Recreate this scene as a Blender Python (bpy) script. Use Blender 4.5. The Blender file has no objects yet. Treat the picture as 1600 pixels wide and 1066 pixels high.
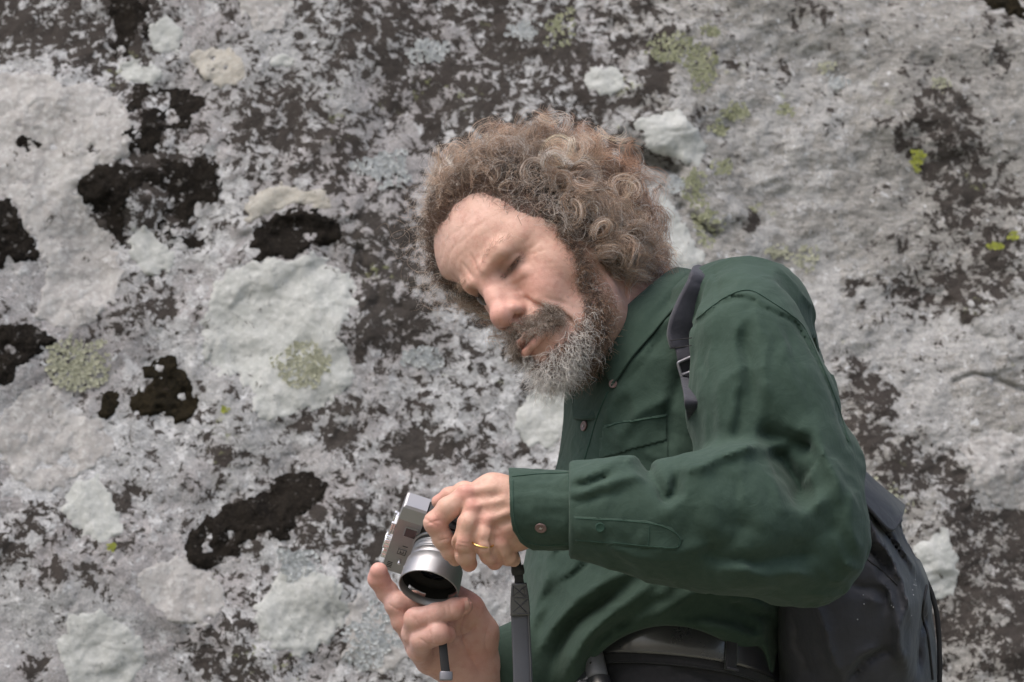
import bpy, math, random
import numpy as np
from mathutils import Vector, Matrix
from mathutils.bvhtree import BVHTree
random.seed(4); RNG = np.random.default_rng(4)
S = bpy.context.scene
COL = S.collection

# ------------------------------------------------------------------ camera, light, exposure
PITCH = math.radians(18); DIST = 3.0; PX = 1550.0
cp, sp = math.cos(PITCH), math.sin(PITCH)
MR = np.array([[1, 0, 0], [0, cp, -sp], [0, sp, cp]])      # scene-building frame -> world
CAMPOS = np.array([0.0, -DIST*cp, 0.36])
cam = bpy.data.cameras.new('viewpoint'); cam_o = bpy.data.objects.new('viewpoint', cam); COL.objects.link(cam_o)
cam_o.location = CAMPOS; cam_o.rotation_euler = (math.pi/2 + PITCH, 0, 0)
cam.sensor_width = 36; cam.lens = 36*DIST*PX/1600
cam.clip_start = .1; cam.clip_end = 400
cam.dof.use_dof = True; cam.dof.focus_distance = 2.90; cam.dof.aperture_fstop = 12.0
S.camera = cam_o
W = bpy.data.worlds.new('World'); S.world = W; W.use_nodes = True
nt = W.node_tree; bg = nt.nodes['Background']
sky = nt.nodes.new('ShaderNodeTexSky'); sky.sky_type = 'NISHITA'; sky.sun_disc = False
SUN_EL, SUN_AZ = math.radians(58), math.radians(-38)       # azimuth measured from -Y (towards the viewer), negative = left
sdir = np.array([math.cos(SUN_EL)*math.sin(SUN_AZ), -math.cos(SUN_EL)*math.cos(SUN_AZ), math.sin(SUN_EL)])
sky.sun_elevation = SUN_EL; sky.sun_rotation = math.atan2(sdir[0], sdir[1])
sky.dust_density = 6; sky.air_density = 1.0; sky.ozone_density = 1.0
nt.links.new(sky.outputs[0], bg.inputs[0]); bg.inputs[1].default_value = .15
sun = bpy.data.lights.new('sun', 'SUN'); sun.energy = 1.0; sun.angle = math.radians(60); sun.color = (.97, .985, 1)
sun_o = bpy.data.objects.new('sun', sun); COL.objects.link(sun_o)
sun_o.rotation_euler = Vector(sdir).to_track_quat('Z', 'Y').to_euler()
S.view_settings.view_transform = 'Standard'; S.view_settings.look = 'None'
S.view_settings.exposure = 0.46; S.view_settings.gamma = 1
S.render.engine = 'CYCLES'

# ------------------------------------------------------------------ helpers
def P(px, py, y=0.0):
    s = (DIST+y)/DIST/PX
    return np.array([(px-800)*s, y, (533-py)*s])
def to_px(p):
    s = DIST/(DIST+p[..., 1])*PX
    return 800+p[..., 0]*s, 533-p[..., 2]*s
def to_world(p):
    q = np.array(p, dtype=float).copy(); q[..., 1] += DIST
    return q @ MR.T + CAMPOS
def from_world(w):
    q = (np.array(w, float)-CAMPOS) @ MR; q[..., 1] -= DIST; return q
UPC = MR.T @ np.array([0, 0, 1.])          # world up, in the building frame

def tag(o, label=None, cat=None, group=None, kind=None):
    if label: o['label'] = label
    if cat: o['category'] = cat
    if group: o['group'] = group
    if kind: o['kind'] = kind
    return o
def empty(name, loc_world, **k):
    o = bpy.data.objects.new(name, None); COL.objects.link(o); o.location = loc_world; o.empty_display_size = .05
    o['_'] = 0; del o['_']
    return tag(o, **k)
def root_of(o):
    v = np.zeros(3)
    while o is not None:
        v += np.array(o.location); o = o.parent
    return v
def mk(name, verts, faces, mat=None, parent=None, smooth=True, attrs=None, world=False, origin=None):
    v = np.array(verts, float)
    if not world: v = to_world(v)
    if parent is not None: off = root_of(parent)
    else: off = np.array(origin) if origin is not None else v.mean(0)
    v = v-off
    me = bpy.data.meshes.new(name)
    faces = np.asarray(faces) if not isinstance(faces, list) else faces
    if isinstance(faces, np.ndarray):
        n, k = faces.shape
        me.vertices.add(len(v)); me.vertices.foreach_set('co', v.astype(np.float32).ravel())
        me.loops.add(n*k); me.loops.foreach_set('vertex_index', faces.astype(np.int32).ravel())
        me.polygons.add(n)
        me.polygons.foreach_set('loop_start', np.arange(0, n*k, k, dtype=np.int32))
        me.update(calc_edges=True)
    else:
        me.from_pydata(v.tolist(), [], [tuple(int(i) for i in f) for f in faces])
    me.polygons.foreach_set('use_smooth', np.full(len(me.polygons), smooth))
    if attrs:
        for k, a in attrs.items():
            if a.ndim == 1:
                at = me.attributes.new(k, 'FLOAT', 'POINT'); at.data.foreach_set('value', a.astype(np.float32))
            else:
                at = me.attributes.new(k, 'FLOAT_COLOR', 'POINT')
                c = np.ones((len(a), 4), np.float32); c[:, :3] = a; at.data.foreach_set('color', c.ravel())
    me.validate()
    o = bpy.data.objects.new(name, me); COL.objects.link(o)
    if parent is None: o.location = off
    else: o.parent = parent
    if mat: me.materials.append(mat)
    return o

# ---- numpy noise
_perm = RNG.permutation(4096)
_val = RNG.random(4096)*2-1
def _h(ix, iy, iz): return _val[_perm[(_perm[(_perm[ix & 4095]+iy) & 4095]+iz) & 4095]]
def vnoise(p):
    p = np.asarray(p, float); i = np.floor(p).astype(np.int64); f = p-i; u = f*f*f*(f*(f*6-15)+10)
    x, y, z = i[..., 0], i[..., 1], i[..., 2]; a, b, c = u[..., 0], u[..., 1], u[..., 2]
    def L(s, t, w): return s+(t-s)*w
    return L(L(L(_h(x, y, z), _h(x+1, y, z), a), L(_h(x, y+1, z), _h(x+1, y+1, z), a), b),
             L(L(_h(x, y, z+1), _h(x+1, y, z+1), a), L(_h(x, y+1, z+1), _h(x+1, y+1, z+1), a), b), c)
def fbm(p, o=4, g=.5, lac=2.03):
    p = np.asarray(p, float); r = 0; a = 1; t = 0
    for k in range(o): r = r+a*vnoise(p+k*17.3); t += a; a *= g; p = p*lac
    return r/t
def sstep(a, b, x): t = np.clip((x-a)/(b-a), 0, 1); return t*t*(3-2*t)

# ---- signed distance modelling
class SDF:
    def __init__(s): s.ops = []
    def add(s, op, f, lo, hi, k): s.ops.append((op, f, np.array(lo, float), np.array(hi, float), k)); return s
    def ell(s, c, r, k=.01, rot=None, op='u'):
        c = np.array(c, float); r = np.array(r, float); Rm = np.eye(3) if rot is None else np.array(rot, float)
        def f(p):
            q = (p-c) @ Rm; k0 = np.linalg.norm(q/r, axis=1); k1 = np.linalg.norm(q/(r*r), axis=1)+1e-9
            return np.where(k0 < 1e-3, -r.min(), k0*(k0-1)/k1)
        e = np.abs(Rm) @ r
        return s.add(op, f, c-e, c+e, k)
    def cone(s, a, b, ra, rb, k=.01, op='u'):
        a = np.array(a, float); b = np.array(b, float)
        ba = b-a; l2 = ba @ ba+1e-12; rr = ra-rb; a2 = max(l2-rr*rr, 1e-12); il2 = 1/l2
        def f(p):
            pa = p-a; y = pa @ ba; z = y-l2
            x2 = ((pa*l2-np.outer(y, ba))**2).sum(1); y2 = y*y*l2; z2 = z*z*l2
            kk = np.sign(rr)*rr*rr*x2
            d = (np.sqrt(x2*a2*il2)+y*rr)*il2-ra
            m1 = np.sign(z)*a2*z2 > kk; d = np.where(m1, np.sqrt(x2+z2)*il2-rb, d)
            m2 = (~m1) & (np.sign(y)*a2*y2 < kk); d = np.where(m2, np.sqrt(x2+y2)*il2-ra, d)
            return d
        lo = np.minimum(a-ra, b-rb); hi = np.maximum(a+ra, b+rb)
        return s.add(op, f, lo, hi, k)
    def chain(s, pts, rs, k=.005, op='u'):
        for i in range(len(pts)-1): s.cone(pts[i], pts[i+1], rs[i], rs[i+1], k, op)
        return s
    def disp(s, f, lo=None, hi=None):
        return s.add('d', f, [-9]*3 if lo is None else lo, [9]*3 if hi is None else hi, 0)
    def ev(s, p, margin=9.0):
        d = np.full(len(p), .5)
        for op, f, lo, hi, k in s.ops:
            m = np.all((p > lo-k-margin) & (p < hi+k+margin), axis=1)
            if not m.any(): continue
            q = p[m]; a = d[m]
            if op == 'd': d[m] = a+f(q, a); continue
            b = f(q)
            if op == 'u':
                h = np.clip(.5+.5*(b-a)/k, 0, 1); d[m] = b+(a-b)*h-k*h*(1-h)
            elif op == 's':
                h = np.clip(.5-.5*(a+b)/k, 0, 1); d[m] = a+(-b-a)*h+k*h*(1-h)
            elif op == 'i':
                h = np.clip(.5-.5*(b-a)/k, 0, 1); d[m] = b+(a-b)*h+k*h*(1-h)
        return d
    def mesh(s, lo, hi, h, C=6, bk=1.0):
        lo = np.array(lo, float); hi = np.array(hi, float)
        n = np.ceil((hi-lo)/(h*C)).astype(int)+1
        ax = [lo[i]+np.arange(n[i])*h*C for i in range(3)]
        G = np.stack(np.meshgrid(*ax, indexing='ij'), -1).reshape(-1, 3)
        dc = np.concatenate([s.ev(G[i:i+200000]) for i in range(0, len(G), 200000)]).reshape(n)
        # fine grid by trilinear upsample
        nf = (n-1)*C+1
        D = dc.astype(np.float32)
        for axs in range(3):
            m = D.shape[axs]; x = np.arange((m-1)*C+1)/C; i0 = np.minimum(x.astype(int), m-2); t = (x-i0).astype(np.float32)
            sh = [1, 1, 1]; sh[axs] = -1; t = t.reshape(sh)
            D = np.take(D, i0, axs)*(1-t)+np.take(D, i0+1, axs)*t
        band = np.abs(D) < h*C*1.3*bk
        idx = np.argwhere(band)
        pts = lo+idx*h
        dv = np.empty(len(pts), np.float32)
        for i in range(0, len(pts), 300000): dv[i:i+300000] = s.ev(pts[i:i+300000], margin=h*C*1.3*bk)
        D[band] = dv
        return surface_nets(D, lo, h)
def surface_nets(D, lo, h):
    I = D < 0
    c = [I[i:I.shape[0]-1+i, j:I.shape[1]-1+j, k:I.shape[2]-1+k] for i in (0, 1) for j in (0, 1) for k in (0, 1)]
    s = sum(x.astype(np.int8) for x in c)
    act = np.argwhere((s > 0) & (s < 8))
    vid = np.full([d-1 for d in D.shape], -1, np.int64)
    vid[act[:, 0], act[:, 1], act[:, 2]] = np.arange(len(act))
    acc = np.zeros((len(act), 3)); cnt = np.zeros(len(act))
    corners = [(i, j, k) for i in (0, 1) for j in (0, 1) for k in (0, 1)]
    vals = {q: D[act[:, 0]+q[0], act[:, 1]+q[1], act[:, 2]+q[2]] for q in corners}
    for a in corners:
        for axs in range(3):
            if a[axs] == 0:
                b = list(a); b[axs] = 1; b = tuple(b)
                va, vb = vals[a], vals[b]; m = (va < 0) != (vb < 0)
                t = np.where(m, va/np.where(m, va-vb, 1), 0)
                p = np.tile(np.array(a, float), (len(act), 1)); p[:, axs] += t
                acc[m] += p[m]; cnt[m] += 1
    V = lo+(act+acc/cnt[:, None])*h
    F = []
    for axs in range(3):
        u, v = (axs+1) % 3, (axs+2) % 3
        sl0 = [slice(1, -1)]*3; sl1 = [slice(1, -1)]*3
        sl0[axs] = slice(0, -1); sl1[axs] = slice(1, None)
        A = I[tuple(sl0)]; B = I[tuple(sl1)]
        for flip in (False, True):
            e = np.argwhere((A & ~B) if not flip else (~A & B))
            if not len(e): continue
            off = np.array([1, 1, 1]); off[axs] = 0; e = e+off
            def cell(du, dv):
                q = e.copy(); q[:, u] += du; q[:, v] += dv; return vid[q[:, 0], q[:, 1], q[:, 2]]
            f = np.stack([cell(-1, -1), cell(0, -1), cell(0, 0), cell(-1, 0)], 1)
            if flip: f = f[:, ::-1]
            F.append(f)
    F = np.concatenate(F); F = F[(F >= 0).all(1)]
    return V, F
def raycast_y(sdf, px, py, y0=-.5, y1=.5, n=160):
    """depth of the first surface the line through (px,py) meets"""
    ys = np.linspace(y0, y1, n); out = []
    for a, b in zip(np.atleast_1d(px), np.atleast_1d(py)):
        p = np.stack([P(a, b, y) for y in ys]); d = sdf.ev(p)
        i = np.argmax(d < 0)
        if d[i] >= 0: out.append(np.nan); continue
        if i == 0: out.append(ys[0]); continue
        t = d[i-1]/(d[i-1]-d[i]); out.append(ys[i-1]+t*(ys[i]-ys[i-1]))
    out = np.array(out)
    if np.isnan(out).any():
        ok = ~np.isnan(out)
        if ok.any(): out = np.interp(np.arange(len(out)), np.arange(len(out))[ok], out[ok])
        else: out[:] = 0
    return out
_wc = {}
def warped_px(p):
    key = (len(p), p[0].tobytes(), p[-1].tobytes())
    if key not in _wc:
        if len(_wc) > 6: _wc.clear()
        x, y = to_px(p); a = vnoise(p*24+3); b = vnoise(p*24+31); c = vnoise(p*60); _wc[key] = (x+7*a+3*c, y+7*b-3*c)
    return _wc[key]
def stroke(pts, w, hgt, ylim=9, sharp=1.5, taper=True):
    """a fold: ridge (hgt>0) or valley (hgt<0) along a polyline of (px,py); widths in px, hgt in mm"""
    pts = np.array(pts, float); seg = np.diff(pts, axis=0); L = np.linalg.norm(seg, axis=1); cum = np.r_[0, np.cumsum(L)]
    def f(p, d):
        x, y = warped_px(p); best = np.full(len(p), 1e9); bt = np.zeros(len(p))
        for i in range(len(seg)):
            dx = x-pts[i, 0]; dy = y-pts[i, 1]; t = np.clip((dx*seg[i, 0]+dy*seg[i, 1])/(L[i]**2), 0, 1)
            dd = np.hypot(dx-t*seg[i, 0], dy-t*seg[i, 1]); m = dd < best
            best = np.where(m, dd, best); bt = np.where(m, (cum[i]+t*L[i])/cum[-1], bt)
        a = np.exp(-np.abs(best/w)**sharp)
        if taper: a = a*np.clip(np.sin(np.clip(bt, .0, 1)*math.pi)*1.6+.12, 0, 1)
        if ylim < 8: a = a*sstep(ylim+.02, ylim-.02, p[:, 1])
        return -hgt*.001*a
    return f
def ribbon(cent, side, nrm, w, th):
    """strip mesh: centre points, side vectors, normals, half widths, thickness -> closed box strip"""
    n = len(cent); V = []; F = []
    w = np.broadcast_to(w, n)
    for i in range(n):
        for a, b in ((-1, 1), (-.85, 1.35), (.85, 1.35), (1, 1), (1, -1), (-1, -1)):
            V.append(cent[i]+side[i]*a*w[i]+nrm[i]*b*th/2)
    for i in range(n-1):
        for k in range(6):
            a = i*6+k; b = i*6+(k+1) % 6; F.append((a, b, b+6, a+6))
    F.append(tuple(range(5, -1, -1))); F.append(tuple((n-1)*6+k for k in range(6)))
    return np.array(V), F
def tube(pts, r, k=8, close=False):
    pts = np.array(pts, float); n = len(pts); r = np.broadcast_to(r, n); V = []; F = []
    T = np.gradient(pts, axis=0) if not close else np.roll(pts, -1, 0)-np.roll(pts, 1, 0)
    T /= np.linalg.norm(T, axis=1)[:, None]+1e-12
    ref = np.array([0, 0, 1.]) if abs(T[0][2]) < .9 else np.array([1., 0, 0]); u = np.cross(T[0], ref); u /= np.linalg.norm(u)
    for i in range(n):
        u = u-T[i]*(u @ T[i]); u /= np.linalg.norm(u)+1e-12; v = np.cross(T[i], u)
        for j in range(k):
            a = 2*math.pi*j/k; V.append(pts[i]+r[i]*(math.cos(a)*u+math.sin(a)*v))
    m = n if close else n-1
    for i in range(m):
        for j in range(k):
            a = i*k+j; b = i*k+(j+1) % k; c = ((i+1) % n)*k; F.append((a, b, c+(j+1) % k, c+j))
    if not close: F.append(tuple(range(k-1, -1, -1))); F.append(tuple((n-1)*k+j for j in range(k)))
    return np.array(V), F
def smooth_path(pts, n):
    pts = np.array(pts, float); m = len(pts); t = np.linspace(0, m-1, n); out = []
    for x in t:
        i = min(int(x), m-2); f = x-i
        p0 = pts[max(i-1, 0)]; p1 = pts[i]; p2 = pts[i+1]; p3 = pts[min(i+2, m-1)]
        out.append(.5*((2*p1)+(-p0+p2)*f+(2*p0-5*p1+4*p2-p3)*f*f+(-p0+3*p1-3*p2+p3)*f**3))
    return np.array(out)
def lathe(prof, c, ax, u=None, k=48):
    """prof: (dist along axis, radius)"""
    ax = np.array(ax, float)/np.linalg.norm(ax)
    if u is None: u = np.cross(ax, [0.3, .2, 1])
    u = u-ax*(u @ ax); u = u/np.linalg.norm(u); v = np.cross(ax, u); V = []; F = []
    for a, r in prof:
        for j in range(k):
            t = 2*math.pi*j/k; V.append(c+ax*a+r*(math.cos(t)*u+math.sin(t)*v))
    for i in range(len(prof)-1):
        for j in range(k):
            a = i*k+j; b = i*k+(j+1) % k; F.append((a, b, b+k, a+k))
    return np.array(V), F
def boxv(c, A, B, Cx, ha, hb, hc, bev=0.0):
    """box with chamfered edges along axes A,B,Cx"""
    V = []; 
    import itertools
    bm_pts = []
    for sa, sb, sc in itertools.product((-1, 1), repeat=3):
        for k in range(3):
            h = [ha, hb, hc]
            e = [h[i]-(bev if i != k else 0) for i in range(3)]
            bm_pts.append(c+A*sa*e[0]+B*sb*e[1]+Cx*sc*e[2])
    return np.array(bm_pts)
def hullmesh(name, pts, mat, parent, smooth=False):
    import bmesh
    bm = bmesh.new(); off = root_of(parent) if parent is not None else np.zeros(3)
    for p in to_world(pts): bm.verts.new(p-off)
    bmesh.ops.convex_hull(bm, input=bm.verts)
    bmesh.ops.dissolve_limit(bm, angle_limit=.02, verts=bm.verts, edges=bm.edges)
    me = bpy.data.meshes.new(name); bm.to_mesh(me); bm.free(); me.materials.append(mat)
    o = bpy.data.objects.new(name, me); COL.objects.link(o); o.parent = parent
    return o
def join(parts):
    V = []; F = []; n = 0
    for v, f in parts:
        V.append(np.asarray(v)); F += [tuple(int(i)+n for i in q) for q in f]; n += len(v)
    return np.concatenate(V), F

# ------------------------------------------------------------------ materials
def mat(name, col=(.5, .5, .5), rough=.6, metal=0., spec=.5, **kw):
    m = bpy.data.materials.new(name); m.use_nodes = True; b = m.node_tree.nodes['Principled BSDF']
    b.inputs['Base Color'].default_value = (*col, 1); b.inputs['Roughness'].default_value = rough
    b.inputs['Metallic'].default_value = metal; b.inputs['Specular IOR Level'].default_value = spec
    for k, v in kw.items(): b.inputs[k].default_value = v
    return m, m.node_tree, b
class N:
    """small node-graph helper"""
    def __init__(s, t): s.t = t
    def n(s, typ, **k):
        x = s.t.nodes.new(typ)
        for a, v in k.items(): setattr(x, a, v)
        return x
    def l(s, a, b): s.t.links.new(a, b)
    def noise(s, vec, scale, detail=4, rough=.55, dist=0.0, out=0):
        x = s.n('ShaderNodeTexNoise'); x.inputs['Scale'].default_value = scale; x.inputs['Detail'].default_value = detail
        x.inputs['Roughness'].default_value = rough; x.inputs['Distortion'].default_value = dist
        if vec is not None: s.l(vec, x.inputs['Vector'])
        return x.outputs[out]
    def vor(s, vec, scale, feat='F1', rnd=1.0, out='Distance'):
        x = s.n('ShaderNodeTexVoronoi', feature=feat); x.inputs['Scale'].default_value = scale; x.inputs['Randomness'].default_value = rnd
        if vec is not None: s.l(vec, x.inputs['Vector'])
        return x.outputs[out]
    def m(s, op, a, b=None, c=None, clamp=False):
        x = s.n('ShaderNodeMath', operation=op, use_clamp=clamp)
        for i, v in enumerate((a, b, c)):
            if v is None: continue
            if isinstance(v, (int, float)): x.inputs[i].default_value = v
            else: s.l(v, x.inputs[i])
        return x.outputs[0]
    def ramp(s, v, a, b, oa=0., ob=1.):
        x = s.n('ShaderNodeMapRange', interpolation_type='SMOOTHSTEP'); s.l(v, x.inputs[0])
        x.inputs[1].default_value = a; x.inputs[2].default_value = b; x.inputs[3].default_value = oa; x.inputs[4].default_value = ob
        return x.outputs[0]
    def mix(s, f, a, b, blend='MIX'):
        x = s.n('ShaderNodeMix', data_type='RGBA', blend_type=blend)
        for i, v in ((0, f), (6, a), (7, b)):
            if isinstance(v, (int, float)): x.inputs[i].default_value = v
            elif isinstance(v, tuple): x.inputs[i].default_value = (*v, 1)
            else: s.l(v, x.inputs[i])
        return x.outputs[2]
    def attr(s, name, out='Fac'): x = s.n('ShaderNodeAttribute', attribute_name=name); return x.outputs[out]
    def pos(s): return s.n('ShaderNodeNewGeometry').outputs['Position']
    def bump(s, h, strength=.5, dist=.002, nrm=None):
        x = s.n('ShaderNodeBump'); x.inputs['Strength'].default_value = strength; x.inputs['Distance'].default_value = dist
        s.l(h, x.inputs['Height'])
        if nrm is not None: s.l(nrm, x.inputs['Normal'])
        return x.outputs[0]

def cloth_mat(name, c1, c2, weave=900, rough=.85, sheen=.12, bump=.25, spec=.2):
    m, t, b = mat(name, c1, rough, spec=spec); g = N(t); p = g.pos()
    n1 = g.noise(p, 9, 5, .6); n2 = g.noise(p, 160, 4, .6)
    f = g.m('ADD', g.ramp(n1, .35, .7, 0, .6), g.ramp(n2, .3, .75, 0, .4))
    n4 = g.noise(p, 1100, 2, .5); lint = g.ramp(g.vor(p, 95), .0, .035, 1, 0)
    col = g.mix(f, c1, c2)
    col = g.mix(g.m('MULTIPLY', lint, g.ramp(g.noise(p, 30, 2), .55, .62)), col, tuple(min(1, 2.4*x+.02) for x in c2))
    g.l(col, b.inputs['Base Color'])
    b.inputs['Sheen Weight'].default_value = sheen; b.inputs['Sheen Roughness'].default_value = .5
    b.inputs['Sheen Tint'].default_value = (.85, 1, .95, 1)
    w = g.n('ShaderNodeTexWave'); w.wave_type = 'BANDS'; w.bands_direction = 'DIAGONAL'; w.inputs['Scale'].default_value = weave/2; w.inputs['Distortion'].default_value = 1.5
    g.l(p, w.inputs['Vector'])
    hgt = g.m('ADD', g.m('MULTIPLY', n4, .6), g.m('MULTIPLY', n2, 1.4)); pass
    cr = g.noise(p, 38, 5, .6, 1.0); b1 = g.bump(cr, .35, .004)
    g.l(g.bump(hgt, bump, .0006, b1), b.inputs['Normal'])
    return m
M = {}
M['shirt'] = cloth_mat('green_cotton', (.027, .050, .038), (.041, .069, .054), sheen=.10)
M['trousers'] = cloth_mat('charcoal_cloth', (.020, .020, .025), (.034, .034, .041), rough=.9, sheen=.2)
M['pack'] = cloth_mat('charcoal_nylon', (.026, .027, .034), (.040, .041, .051), rough=.6, sheen=.10, spec=.35, bump=.15)
M['webbing'] = cloth_mat('grey_webbing', (.045, .045, .058), (.065, .064, .08), rough=.7, sheen=.1)
M['strap_black'] = mat('black_webbing', (.012, .012, .014), .7)[0]
def leather(name, col, rough):
    m, t, b = mat(name, col, rough, spec=.9); g = N(t); p = g.pos()
    h = g.m('ADD', g.noise(p, 500, 4, .6), g.m('MULTIPLY', g.vor(p, 700), .5))
    g.l(g.bump(h, .2, .0006), b.inputs['Normal']); g.l(g.ramp(g.noise(p, 30, 5, .65), .3, .7, rough-.04, rough+.08), b.inputs['Roughness'])
    return m
M['belt'] = leather('black_leather', (.026, .027, .033), .30); M['belt'].node_tree.nodes['Principled BSDF'].inputs['Coat Weight'].default_value = 1.0; M['belt'].node_tree.nodes['Principled BSDF'].inputs['Coat Roughness'].default_value = .12
M['strap_leather'] = leather('grey_leather', (.040, .042, .055), .5)
M['grip_leather'] = leather('camera_leatherette', (.012, .012, .013), .6)
def metal(name, col, rough, met=1.0):
    m, t, b = mat(name, col, rough, met); g = N(t); p = g.pos()
    n = g.noise(p, 60, 5, .65); g.l(g.ramp(n, .3, .7, rough-.06, rough+.1), b.inputs['Roughness'])
    g.l(g.bump(g.noise(p, 1800, 2), .06, .0002), b.inputs['Normal'])
    return m
M['silver'] = metal('satin_silver', (.35, .35, .365), .40, .8)
M['chrome'] = metal('bright_silver', (.8, .8, .82), .25)
M['gold'] = metal('gold', (.85, .60, .22), .2)
M['buckle'] = metal('dull_grey_metal', (.24, .24, .27), .5, .6)
M['black_plastic'] = mat('black_plastic', (.012, .012, .013), .45)[0]
M['hood_inside'] = mat('matt_black', (.004, .004, .004), .7)[0]
M['glass'] = mat('dark_glass', (.012, .014, .022), .05, spec=1.0)[0]
M['window'] = mat('window_glass', (.05, .045, .055), .12, spec=.9)[0]
M['ink'] = mat('engraved_ink', (.02, .02, .022), .6)[0]
M['button'] = mat('brown_button', (.17, .11, .105), .35)[0]
M['thread'] = mat('pale_thread', (.45, .43, .40), .8)[0]
M['seam'] = cloth_mat('green_seam', (.022, .052, .038), (.030, .066, .050))
M['seam_alias'] = M['seam']  # second key for the plain seam cloth
M['nail'] = mat('fingernail', (.50, .30, .25), .3)[0]
M['eye'] = mat('eye', (.10, .085, .075), .12)[0]
m_, t_, b_ = mat('skin', (.5, .3, .22), .5, spec=.4); g_ = N(t_); p_ = g_.pos()
ca = g_.attr('tint', 'Color'); mot = g_.noise(p_, 110, 5, .65); mot2 = g_.noise(p_, 30, 4, .6)
cc = g_.mix(g_.ramp(mot, .42, .72, 0, .40), ca, (.44, .19, .15)); cc = g_.mix(g_.ramp(mot2, .5, .75, 0, .22), cc, (.56, .37, .25))
fr = g_.m('MULTIPLY', g_.ramp(g_.vor(p_, 190), .0, .16, 1, 0), g_.ramp(g_.noise(p_, 55, 2), .50, .62)); cc = g_.mix(g_.m('MULTIPLY', fr, .35), cc, (.25, .12, .08))
g_.l(cc, b_.inputs['Base Color'])
b_.inputs['Subsurface Weight'].default_value = .12; b_.inputs['Subsurface Radius'].default_value = (1, .35, .2); b_.inputs['Subsurface Scale'].default_value = .006
hh = g_.m('ADD', g_.noise(p_, 900, 3, .6), g_.m('MULTIPLY', g_.vor(p_, 620), .9))
wr = g_.noise(p_, 70, 5, .65, .6)
g_.l(g_.bump(hh, .25, .0004, g_.bump(wr, .13, .002)), b_.inputs['Normal']); g_.l(g_.ramp(mot2, .3, .7, .42, .60), b_.inputs['Roughness'])
M['skin'] = m_
def hair_mat(name, rough=.45):
    m, t, b = mat(name, (.2, .12, .08), rough, spec=.35); g = N(t)
    g.l(g.attr('col', 'Color'), b.inputs['Base Color'])
    b.inputs['Subsurface Weight'].default_value = 0
    b.inputs['Sheen Weight'].default_value = .15
    # thin hairs let some light through
    tr = g.n('ShaderNodeBsdfTranslucent'); g.l(g.attr('col', 'Color'), tr.inputs[0])
    mx = g.n('ShaderNodeMixShader'); mx.inputs[0].default_value = .3
    g.l(b.outputs[0], mx.inputs[1]); g.l(tr.outputs[0], mx.inputs[2]); g.l(mx.outputs[0], t.nodes['Material Output'].inputs[0])
    return m
M['hair'] = hair_mat('hair')


# ------------------------------------------------------------------ ground and rock face
def ground():
    n = 60; x = np.sinh(np.linspace(-5, 5, n))*1.6; y = np.sinh(np.linspace(-5, 5, n))*1.6
    X, Y = np.meshgrid(x, y, indexing='ij')
    Z = -.95*sstep(-.2, -3.2, Y)*1.0+.04*fbm(np.stack([X*.9, Y*.9, X*0], -1), 4)*sstep(40, 4, np.hypot(X, Y))-.02
    V = np.stack([X, Y, Z], -1).reshape(-1, 3); i = np.arange(n*n).reshape(n, n)
    F = np.stack([i[:-1, :-1], i[1:, :-1], i[1:, 1:], i[:-1, 1:]], -1).reshape(-1, 4)
    m, t, b = mat('ground_soil', (.2, .18, .13), .95); g = N(t); p = g.pos()
    c = g.mix(g.ramp(g.noise(p, 3, 8, .65), .35, .6), (.16, .15, .10), (.30, .28, .24)); c = g.mix(g.ramp(g.noise(p, 14, 6, .7), .5, .6), c, (.10, .14, .05))
    g.l(c, b.inputs['Base Color']); g.l(g.bump(g.noise(p, 30, 6, .7), .6, .02), b.inputs['Normal'])
    return tag(mk('ground', V, F, m, world=True, origin=(0, 0, 0)), kind='structure')
ground()

def Y0(x, z):                     # the leaning face, building frame
    return 1.20+.48*z+.10*x+.10*np.maximum(x-.25, 0)+.05*np.maximum(z-.2, 0)
def rock_plane_pt(px, py):
    u = (np.asarray(px, float)-800)/PX/DIST; v = (533-np.asarray(py, float))/PX/DIST; y = np.full(u.shape, 1.2)
    for _ in range(12): y = Y0(u*(DIST+y), v*(DIST+y))
    return np.stack([u*(DIST+y), y, v*(DIST+y)], -1)
def seg_dist(x, y, pts):
    best = np.full(x.shape, 1e9)
    for (ax, ay), (bx, by) in zip(pts[:-1], pts[1:]):
        vx, vy = bx-ax, by-ay; t = np.clip(((x-ax)*vx+(y-ay)*vy)/(vx*vx+vy*vy+1e-9), 0, 1)
        best = np.minimum(best, np.hypot(x-ax-t*vx, y-ay-t*vy))
    return best
def inside(x, y, poly):
    r = np.zeros(x.shape, bool); n = len(poly)
    for i in range(n):
        ax, ay = poly[i]; bx, by = poly[(i+1) % n]
        if ay == by: continue
        c = ((ay > y) != (by > y)) & (x < (bx-ax)*(y-ay)/(by-ay)+ax); r ^= c
    return r
def poly_sd(x, y, poly):          # >0 inside
    d = seg_dist(x, y, list(poly)+[poly[0]]); return np.where(inside(x, y, poly), d, -d)
CRACKS = [([(990, 228), (1012, 246), (1035, 258), (1062, 262)], 9, 26), ([(1498, 592), (1520, 585), (1550, 588), (1575, 598), (1605, 608)], 4, 9),
          ([(1062, 330), (1085, 352), (1120, 362)], 9, 16), ([(560, 395), (585, 430), (590, 470)], 8, 8), ([(1440, 455), (1480, 480), (1560, 560)], 10, 6)]
LEDGES = [([(980, 205), (1060, 215), (1110, 250), (1125, 330)], 45, 16), ([(1180, 0), (1330, 60), (1600, 40)], 60, 20), ([(0, 120), (120, 130), (200, 190), (215, 300)], 70, 12),
          ([(330, 600), (320, 500), (360, 430), (470, 400)], 50, 10), ([(1330, 700), (1430, 760), (1480, 860)], 60, 10), ([(380, 340), (470, 310), (540, 330)], 34, 12)]
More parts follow.
